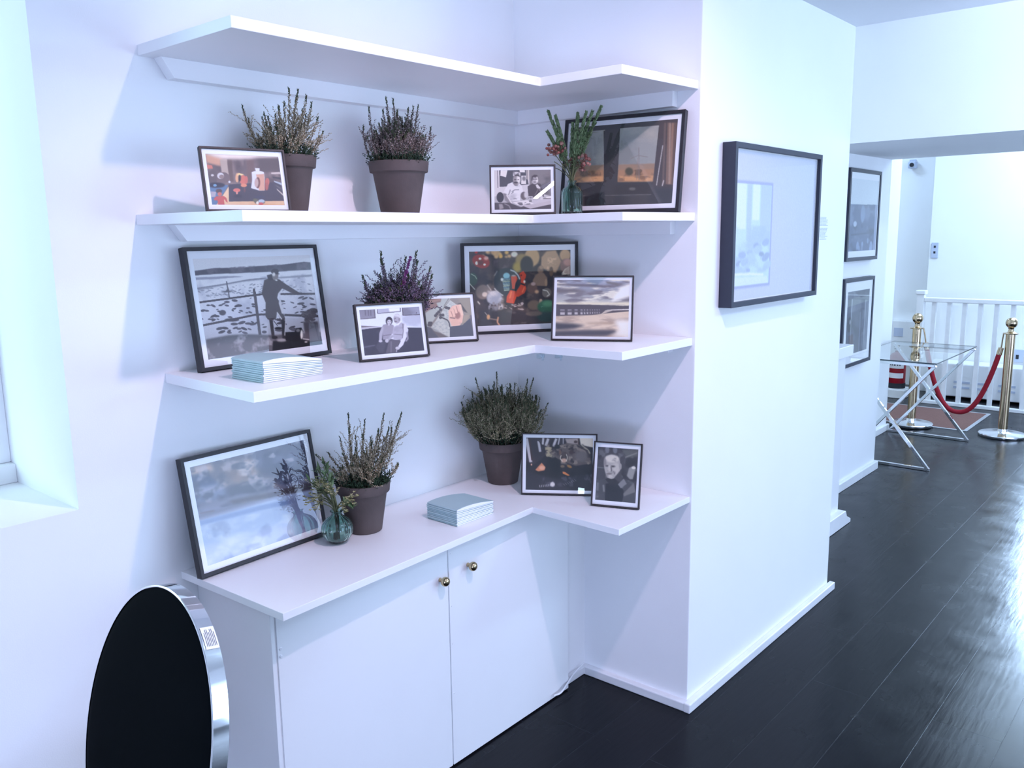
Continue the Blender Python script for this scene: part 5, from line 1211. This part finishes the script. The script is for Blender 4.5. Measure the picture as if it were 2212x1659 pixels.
pl = [(.215*math.copysign(abs(math.cos(2*PI*k/n))**.8, math.cos(2*PI*k/n)), .225*math.copysign(abs(math.sin(2*PI*k/n))**.8, math.sin(2*PI*k/n))) for k in range(n)]
prism(bm, pl, .405, .455); obj('seat_pad', bm, M['blackcloth'], ch, bevel=.012)
bm = nb(); prism(bm, [(x*1.01, y*1.01) for x, y in pl], .375, .404); obj('seat_rim', bm, M['chrome'], ch)
for sx, sy in ((1, 1), (1, -1), (-1, 1), (-1, -1)):
    bm = nb(); tube(bm, [(sx*.145, sy*.15, .38), (sx*.17, sy*.17, .2), (sx*.185, sy*.185, 0.0)], [.016, .013, .010], 12); obj('leg', bm, M['chrome'], ch, smooth=True)
for sy in (-1, 1):
    bm = nb(); p = back_pt(R(-90+sy*24), HA, HB, .016); tube(bm, [tuple(p), (p.x-.02, p.y, .39)], [.011, .012], 10); obj('back_post', bm, M['chrome'], ch, smooth=True)

# ------------------------------------------------------------------ beyond the pier
lg = thing('boxed_ledge', 'white boxed ledge with a projecting top and flared skirting beyond the pier', 'ledge', (1.75, -0.22, 0))
bm = nb(); box(bm, -.44, .425, -.225, -.001, 0, .945); obj('box_panel', bm, M['door'], lg, bevel=.002)
bm = nb(); box(bm, -.44, .458, -.252, -.001, .9455, 1.004); obj('ledge_top', bm, M['shelf'], lg, bevel=.003)
bm = nb(); extrude_y(bm, [(-.44, 0.001), (.53, 0.001), (.53, .022), (.47, .05), (.45, .085), (-.44, .085)], -.262, -.001); obj('flared_skirting', bm, M['skirt'], lg, bevel=.003)

# glass side table on chrome crossed legs
X0, X1, Y0, Y1, ZT = 3.605, 4.685, -0.535, 0.055, 0.735
tb = thing('glass_table', 'clear glass-topped table on crossed chrome legs against the hall wall', 'table', (4.145, -0.24, 0))
tx, ty = 4.145, -0.24
bm = nb(); bm.faces.new([bm.verts.new(q) for q in ((X0-tx, Y0-ty, ZT), (X1-tx, Y0-ty, ZT), (X1-tx, Y1-ty, ZT), (X0-tx, Y1-ty, ZT))]); gt = obj('glass_top', bm, M['clear'], tb)
bm = nb()
for (a, b, c, d) in ((X0-.001, X0, Y0, Y1), (X1, X1+.001, Y0, Y1)): box(bm, a-tx, b-tx, c-ty, d-ty, ZT-.008, ZT)
for (a, b, c, d) in ((X0, X1, Y0-.001, Y0), (X0, X1, Y1, Y1+.001)): box(bm, a-tx, b-tx, c-ty, d-ty, ZT-.008, ZT)
obj('glass_edge', bm, M['glassedge'], gt)
def bar(name, p, q, w, parent, m=M['chrome']):
    p = Vector(p)-Vector((tx, ty, 0)); q = Vector(q)-Vector((tx, ty, 0))
    bm = nb(); d = (q-p); L = d.length
    box(bm, -w/2, w/2, -w/2, w/2, 0, L)
    bmesh.ops.transform(bm, matrix=Matrix.Translation(p) @ d.to_track_quat('Z', 'X').to_matrix().to_4x4(), verts=bm.verts)
    return obj(name, bm, m, parent, bevel=.002)
for x in (X0+.018, X1-.018):
    for s_, n_ in ((1, 0), (-1, 1)):
        ya, yb = (Y0+.01, Y1-.01) if s_ == 1 else (Y1-.01, Y0+.01)
        bar('leg', (x+n_*.010-.005, ya, .012), (x+n_*.010-.005, yb, ZT-.02), .021, tb)
    bar('foot_rail', (x, Y0, .011), (x, Y1, .011), .020, tb); bar('top_rail', (x, Y0+.01, ZT-.02), (x, Y1-.01, ZT-.02), .020, tb)

# rope barrier posts
def barrier_post(x, y, label, z=0.0):
    o = thing('barrier_post', label, 'barrier post', (x, y, z), 0, 'rope barrier posts')
    bm = nb(); lathe(bm, [(.166, 0), (.168, .004), (.168, .020), (.163, .025), (.06, .032), (.040, .040), (.034, .060)], 56); obj('base_plate', bm, M['steel'], o, smooth=True)
    bm = nb(); lathe(bm, [(.0335, .040), (.0335, .800)], 36); obj('post_tube', bm, M['brass'], o, smooth=True)
    bm = nb(); lathe(bm, [(.0335, .800), (.052, .803), (.054, .807), (.052, .811), (.030, .815), (.020, .825), (.018, .840), (.022, .850)], 36); obj('hook_ring', bm, M['brass'], o, smooth=True)
    bm = nb(); ball(bm, (0, 0, .888), .042, 32, 20); obj('ball_finial', bm, M['brass'], o, smooth=True)
    return o
PA, PB = (5.0, -0.023), (5.026, -0.690)
barrier_post(*PA, 'brass barrier post with ball top behind the glass table', 0.0042)
barrier_post(*PB, 'brass barrier post with ball top right of the glass table')
rp = thing('barrier_rope', 'red velvet rope sagging between the two brass posts', 'rope', (5.013, -0.36, 0))
pts = []
for k in range(41):
    t = k/40; y = -0.088+(-0.640+0.088)*t; u = (t-.5)*2
    pts.append((0.0, y+.36, .155+(.715-.155)*(abs(u)**2.35)))
bm = nb(); tube(bm, pts[1:-1], .0185, 14); obj('velvet_rope', bm, M['velvet'], rp, smooth=True)
for e, e2, ay in ((pts[1], pts[0], PA[1]-.046), (pts[-2], pts[-1], PB[1]+.046)):
    a, b = Vector(e), Vector(e2); d = (b-a).normalized()
    bm = nb(); tube(bm, [a-d*.01, a+d*.045], [.021, .019], 14); cp = obj('rope_ferrule', bm, M['brass'], rp, smooth=True)
    top = Vector((0, ay+.36, .806)); bm = nb(); tube(bm, spline([a+d*.045, (a+d*.045)*.5+top*.5+Vector((0, 0, .012)), top], 6), .0055, 8); obj('rope_hook', bm, M['brass'], cp, smooth=True)

# entrance mat let into the floor
mt = thing('door_mat', 'brown coir mat in a metal edge on the floor before the railing', 'mat', (5.42, -0.08, 0.0))
bm = nb(); box(bm, -.36, .42, -.33, .58, .0005, .0036); obj('coir_pile', bm, M['matbrown'], mt)
bm = nb()
for (a, b, c, d) in ((-.39, -.36, -.36, .61), (.42, .45, -.36, .61), (-.36, .42, -.36, -.33), (-.36, .42, .58, .61)): box(bm, a, b, c, d, .0005, .004)
obj('metal_edge', bm, M['alu'], mt)

# stair railing
rl = thing('stair_railing', 'white wooden railing with square balusters behind the rope barrier', 'railing', (6.08, -0.4, 0))
bm = nb(); prism(bm, [(-.033, .62), (.033, .62), (.033, .683), (-.033, .683)], 0, 1.01); obj('newel_post', bm, M['skirt'], rl, bevel=.003)
bm = nb(); prism(bm, [(-.044, .609), (.044, .609), (.044, .694), (-.044, .694)], 1.0105, 1.05); obj('newel_cap', bm, M['skirt'], rl, bevel=.008)
bm = nb(); box(bm, -.035, .035, -1.9, .6195, .945, .985); obj('handrail', bm, M['skirt'], rl, bevel=.006)
bm = nb(); box(bm, -.03, .03, -1.9, .6195, .0005, .03); obj('base_rail', bm, M['skirt'], rl, bevel=.003)
k = 0
while k < 18:
    y = .535-k*.128
    bm = nb(); box(bm, -.018, .018, y-.018, y+.018, .0305, .9445); obj('baluster', bm, M['skirt'], rl); k += 1
# low heater behind the balusters
ht = thing('wall_heater', 'long low white heater with paired grey slots behind the balusters', 'heater', (6.5, -0.7, 0))
bm = nb(); box(bm, -.06, .19, -1.1, .95, .022, .34); obj('heater_case', bm, M['plastic'], ht, bevel=.01)
for y in (.64, .45, .26, .07, -.12):
    bm = nb()
    for z in (.155, .105): box(bm, -.0625, -.0595, y-.07, y+.07, z, z+.02)
    obj('vent_slot', bm, M['grey'], ht)
for y in (.40, .25, .06):
    bm = nb(); box(bm, -.063, .0, y-.02, y+.02, 0.0005, .0215); obj('heater_foot', bm, M['dark'], ht)
# small wall fittings
o = thing('light_switch', 'white light switch plate on the hall wall beside the pictures', 'switch', (4.375, 0.0895, 1.325))
bm = nb(); box(bm, -.043, .043, -.009, 0, -.06, .06); obj('switch_plate', bm, M['grey'], o, bevel=.003)
bm = nb(); box(bm, -.014, .014, -.0125, -.0095, -.02, .02); obj('rocker', bm, M['plastic'], o)
o = thing('wall_switch', 'small white switch panel with two dark buttons on the far wall', 'switch', (6.7195, 0.33, 1.40), 0)
bm = nb(); box(bm, -.012, 0, -.032, .032, -.075, .075); obj('switch_plate', bm, M['grey'], o, bevel=.003)
for z in (.035, -.02):
    bm = nb(); box(bm, -.015, -.0125, -.009, .009, z-.010, z+.010); obj('button', bm, M['dark'], o)
o = thing('wall_socket', 'white double wall socket on the far wall right of the near brass post', 'socket', (6.7195, -0.49, 0.42))
bm = nb(); box(bm, -.010, 0, -.073, .073, -.06, .06); obj('socket_plate', bm, M['grey'], o, bevel=.003)
for y in (-.035, .035):
    bm = nb(); box(bm, -.0125, -.0105, y-.012, y+.012, -.03, .01); obj('socket_hole', bm, M['dark'], o)
o = thing('security_camera', 'small grey security camera high on the recess wall', 'camera', (6.9995, 0.665, 2.25))
bm = nb(); box(bm, -.02, 0, -.03, .03, -.03, .05); obj('camera_bracket', bm, M['grey'], o, bevel=.003)
bm = nb(); box(bm, -.10, -.0205, -.05, .02, -.04, .025); b2 = obj('camera_body', bm, M['grey'], o, bevel=.008)
bm = nb(); lathe(bm, [(.02, 0), (.02, .012), (.014, .014)], 20)
bmesh.ops.transform(bm, matrix=Matrix.Translation((-.10, -.018, -.008)) @ Matrix.Rotation(R(-90), 4, 'Y'), verts=bm.verts); obj('camera_lens', bm, M['dark'], b2, smooth=True)
o = thing('notice_box', 'white wall box with a grey window behind the far brass post', 'notice', (6.9995, 0.62, 0.43))
bm = nb(); box(bm, -.09, 0, -.17, .14, -.15, .24); obj('box_body', bm, M['plastic'], o, bevel=.004)
bm = nb(); box(bm, -.094, -.0905, .01, .10, .08, .17); obj('grey_window', bm, M['grey'], o)
for z in (.12, .05):
    bm = nb(); box(bm, -.094, -.0905, -.14, -.10, z, z+.05 if z > .1 else z+.02); obj('red_mark', bm, M['red'], o)
fx = thing('fire_extinguisher', 'red fire extinguisher with pale labels and black foot under the glass table edge', 'extinguisher', (6.25, 0.475, 0.09))
bm = nb(); lathe(bm, [(.078, .045), (.080, .05), (.080, .27), (.074, .305), (.055, .332), (.028, .348), (.028, .360)], 36); obj('cylinder', bm, M['red'], fx, smooth=True)
bm = nb(); lathe(bm, [(.082, 0), (.083, .006), (.083, .048), (.078, .05)], 36); obj('foot_ring', bm, M['dark'], fx, smooth=True)
def curved_label(z0, z1, name, m, parent, r=.0812, a0=-125, a1=125):
    bm = nb(); rows = []
    for k in range(25):
        a = PI+R(a0+(a1-a0)*k/24)
        rows.append((bm.verts.new((r*math.cos(a), r*math.sin(a), z0)), bm.verts.new((r*math.cos(a), r*math.sin(a), z1))))
    for p, q in zip(rows[:-1], rows[1:]): bm.faces.new((p[0], q[0], q[1], p[1]))
    return obj(name, bm, m, parent, smooth=True)
curved_label(.195, .250, 'label_band', M['plastic'], fx, a0=-62, a1=62); curved_label(.100, .150, 'label_band', M['page'], fx, a0=-62, a1=62)
for q, (a0, a1) in enumerate(((-36, -26), (-20, -12), (-6, 6), (14, 22), (28, 38))):
    curved_label(.222, .240, 'label_text', M['textdark'], fx, .0816, a0, a1)
bm = nb(); lathe(bm, [(.016, .36), (.02, .365), (.02, .40), (.012, .405)], 16); hd = obj('valve_head', bm, M['steel'], fx, smooth=True)
bm = nb(); box(bm, -.10, .02, -.010, .010, .405, .418); box(bm, -.09, .0, -.010, .010, .382, .392); obj('lever', bm, M['dark'], hd)
st_ = thing('extinguisher_stand', 'low white block under the red fire extinguisher', 'stand', (6.25, 0.475, 0))
bm = nb(); box(bm, -.11, .11, -.11, .16, .0005, .082); obj('stand_body', bm, M['skirt'], st_, bevel=.006)
bm = nb(); box(bm, -.10, .10, -.10, .15, .0822, .0895); obj('stand_pad', bm, M['plastic'], st_, bevel=.002)
# ------------------------------------------------------------------ light
def area(name, loc, direction, sx, sy, watts, col):
    l = bpy.data.lights.new(name, 'AREA'); l.shape = 'RECTANGLE'; l.size = sx; l.size_y = sy; l.energy = watts; l.color = col
    o = bpy.data.objects.new(name, l); C.objects.link(o); o.location = loc
    o.rotation_euler = Vector(direction).to_track_quat('-Z', 'Y').to_euler(); return o
def spot(name, loc, target, watts, col, ang, blend, rad):
    l = bpy.data.lights.new(name, 'SPOT'); l.energy = watts; l.color = col; l.spot_size = R(ang); l.spot_blend = blend; l.shadow_soft_size = rad
    o = bpy.data.objects.new(name, l); C.objects.link(o); o.location = loc
    o.rotation_euler = (Vector(target)-Vector(loc)).to_track_quat('-Z', 'Y').to_euler(); return o
DAY = (0.47, 0.66, 1.0)
spot('track_spot', (-1.0, -1.73, 2.87), (-0.70, -0.92, 0.97), 88, (0.93, 0.71, 0.91), 102, 0.6, 0.035)
area('shop_window_daylight', (2.3, -5.3, 1.05), (-0.2, 1, 0.02), 4.6, 2.2, 176, (0.49, 0.67, 1.0))
area('side_window_daylight', (-4.55, -3.0, 0.72), (1, 0.16, 0.1), 2.6, 0.8, 130, (0.48, 0.60, 1.0))
area('alcove_window_daylight', (-3.0, 1.1, 1.9), (1, -0.62, -0.1), 1.0, 1.4, 26, (0.58, 0.92, 1.0))
hw = area('hall_window_daylight', (6.95, -1.02, 1.6), (-1, -0.28, -0.32), 0.6, 1.4, 44, (0.52, 0.72, 1.0)); hw.data.spread = R(62)
area('hall_fill', (5.4, -1.4, 2.95), (0, 0, -1), 2.0, 2.0, 72, (0.57, 0.78, 1.0))  # unseen fill added to light the far wall
area('stair_ceiling_light', (6.35, -0.8, 2.9), (0.22, 0, -1), 0.5, 2.4, 24, (0.57, 0.80, 1.0))
area('recess_fill', (6.0, 1.25, 2.9), (0.2, 0, -1), 0.6, 0.6, 15, (0.45, 0.68, 1.0))  # added fill that brightens the recess wall, no real fitting
area('room_ceiling_light', (-0.9, -3.2, 2.97), (0, 0, -1), 2.6, 2.2, 25, (0.70, 0.66, 1.0))
area('ceiling_tube_lamp', (-2.13, -2.10, 2.93), (0, 0, -1), 0.30, 0.03, 3, (0.9, 0.9, 1.0)).rotation_euler = (0, 0, R(14))
area('street_door_daylight', (-4.5, -3.17, 1.52), (1, 0, 0), 0.07, 0.75, 4, (0.6, 0.8, 1.0))
area('pier_fill', (1.0, -2.5, 2.38), (0, 1, -0.45), 0.5, 0.2, 20, (0.5, 0.74, 1.0))  # added fill without a fitting, lifts the upper part of the pier
spot('beam_spot', (-0.9, -2.9, 2.30), (1.29, -2.1, 2.2), 235, (0.62, 0.76, 1.0), 58, 0.85, 0.05)
w = bpy.data.worlds.new('sky'); scene.world = w; w.use_nodes = True
nt = w.node_tree; bg = nt.nodes['Background']
sk = nt.nodes.new('ShaderNodeTexSky'); sk.sky_type = 'HOSEK_WILKIE'; sk.turbidity = 6.0; sk.sun_direction = (0.3, -0.5, 0.8)
mixw = nt.nodes.new('ShaderNodeMixRGB'); mixw.inputs['Fac'].default_value = 0.75; mixw.inputs['Color2'].default_value = (0.75, 0.9, 1.0, 1)
nt.links.new(sk.outputs[0], mixw.inputs['Color1']); nt.links.new(mixw.outputs[0], bg.inputs['Color'])
bg.inputs['Strength'].default_value = 1.3
scene.view_settings.view_transform = 'Standard'
scene.view_settings.look = 'None'
scene.view_settings.exposure = 0.0
scene.cycles.use_denoising = True
scene.cycles.denoiser = 'OPENIMAGEDENOISE'
scene.cycles.max_bounces = 9; scene.cycles.diffuse_bounces = 7; scene.cycles.glossy_bounces = 4
scene.cycles.transmission_bounces = 8; scene.cycles.transparent_max_bounces = 10
scene.cycles.caustics_reflective = False; scene.cycles.caustics_refractive = False
scene.cycles.sample_clamp_indirect = 6.0
scene.cycles.use_adaptive_sampling = True; scene.cycles.adaptive_threshold = 0.02
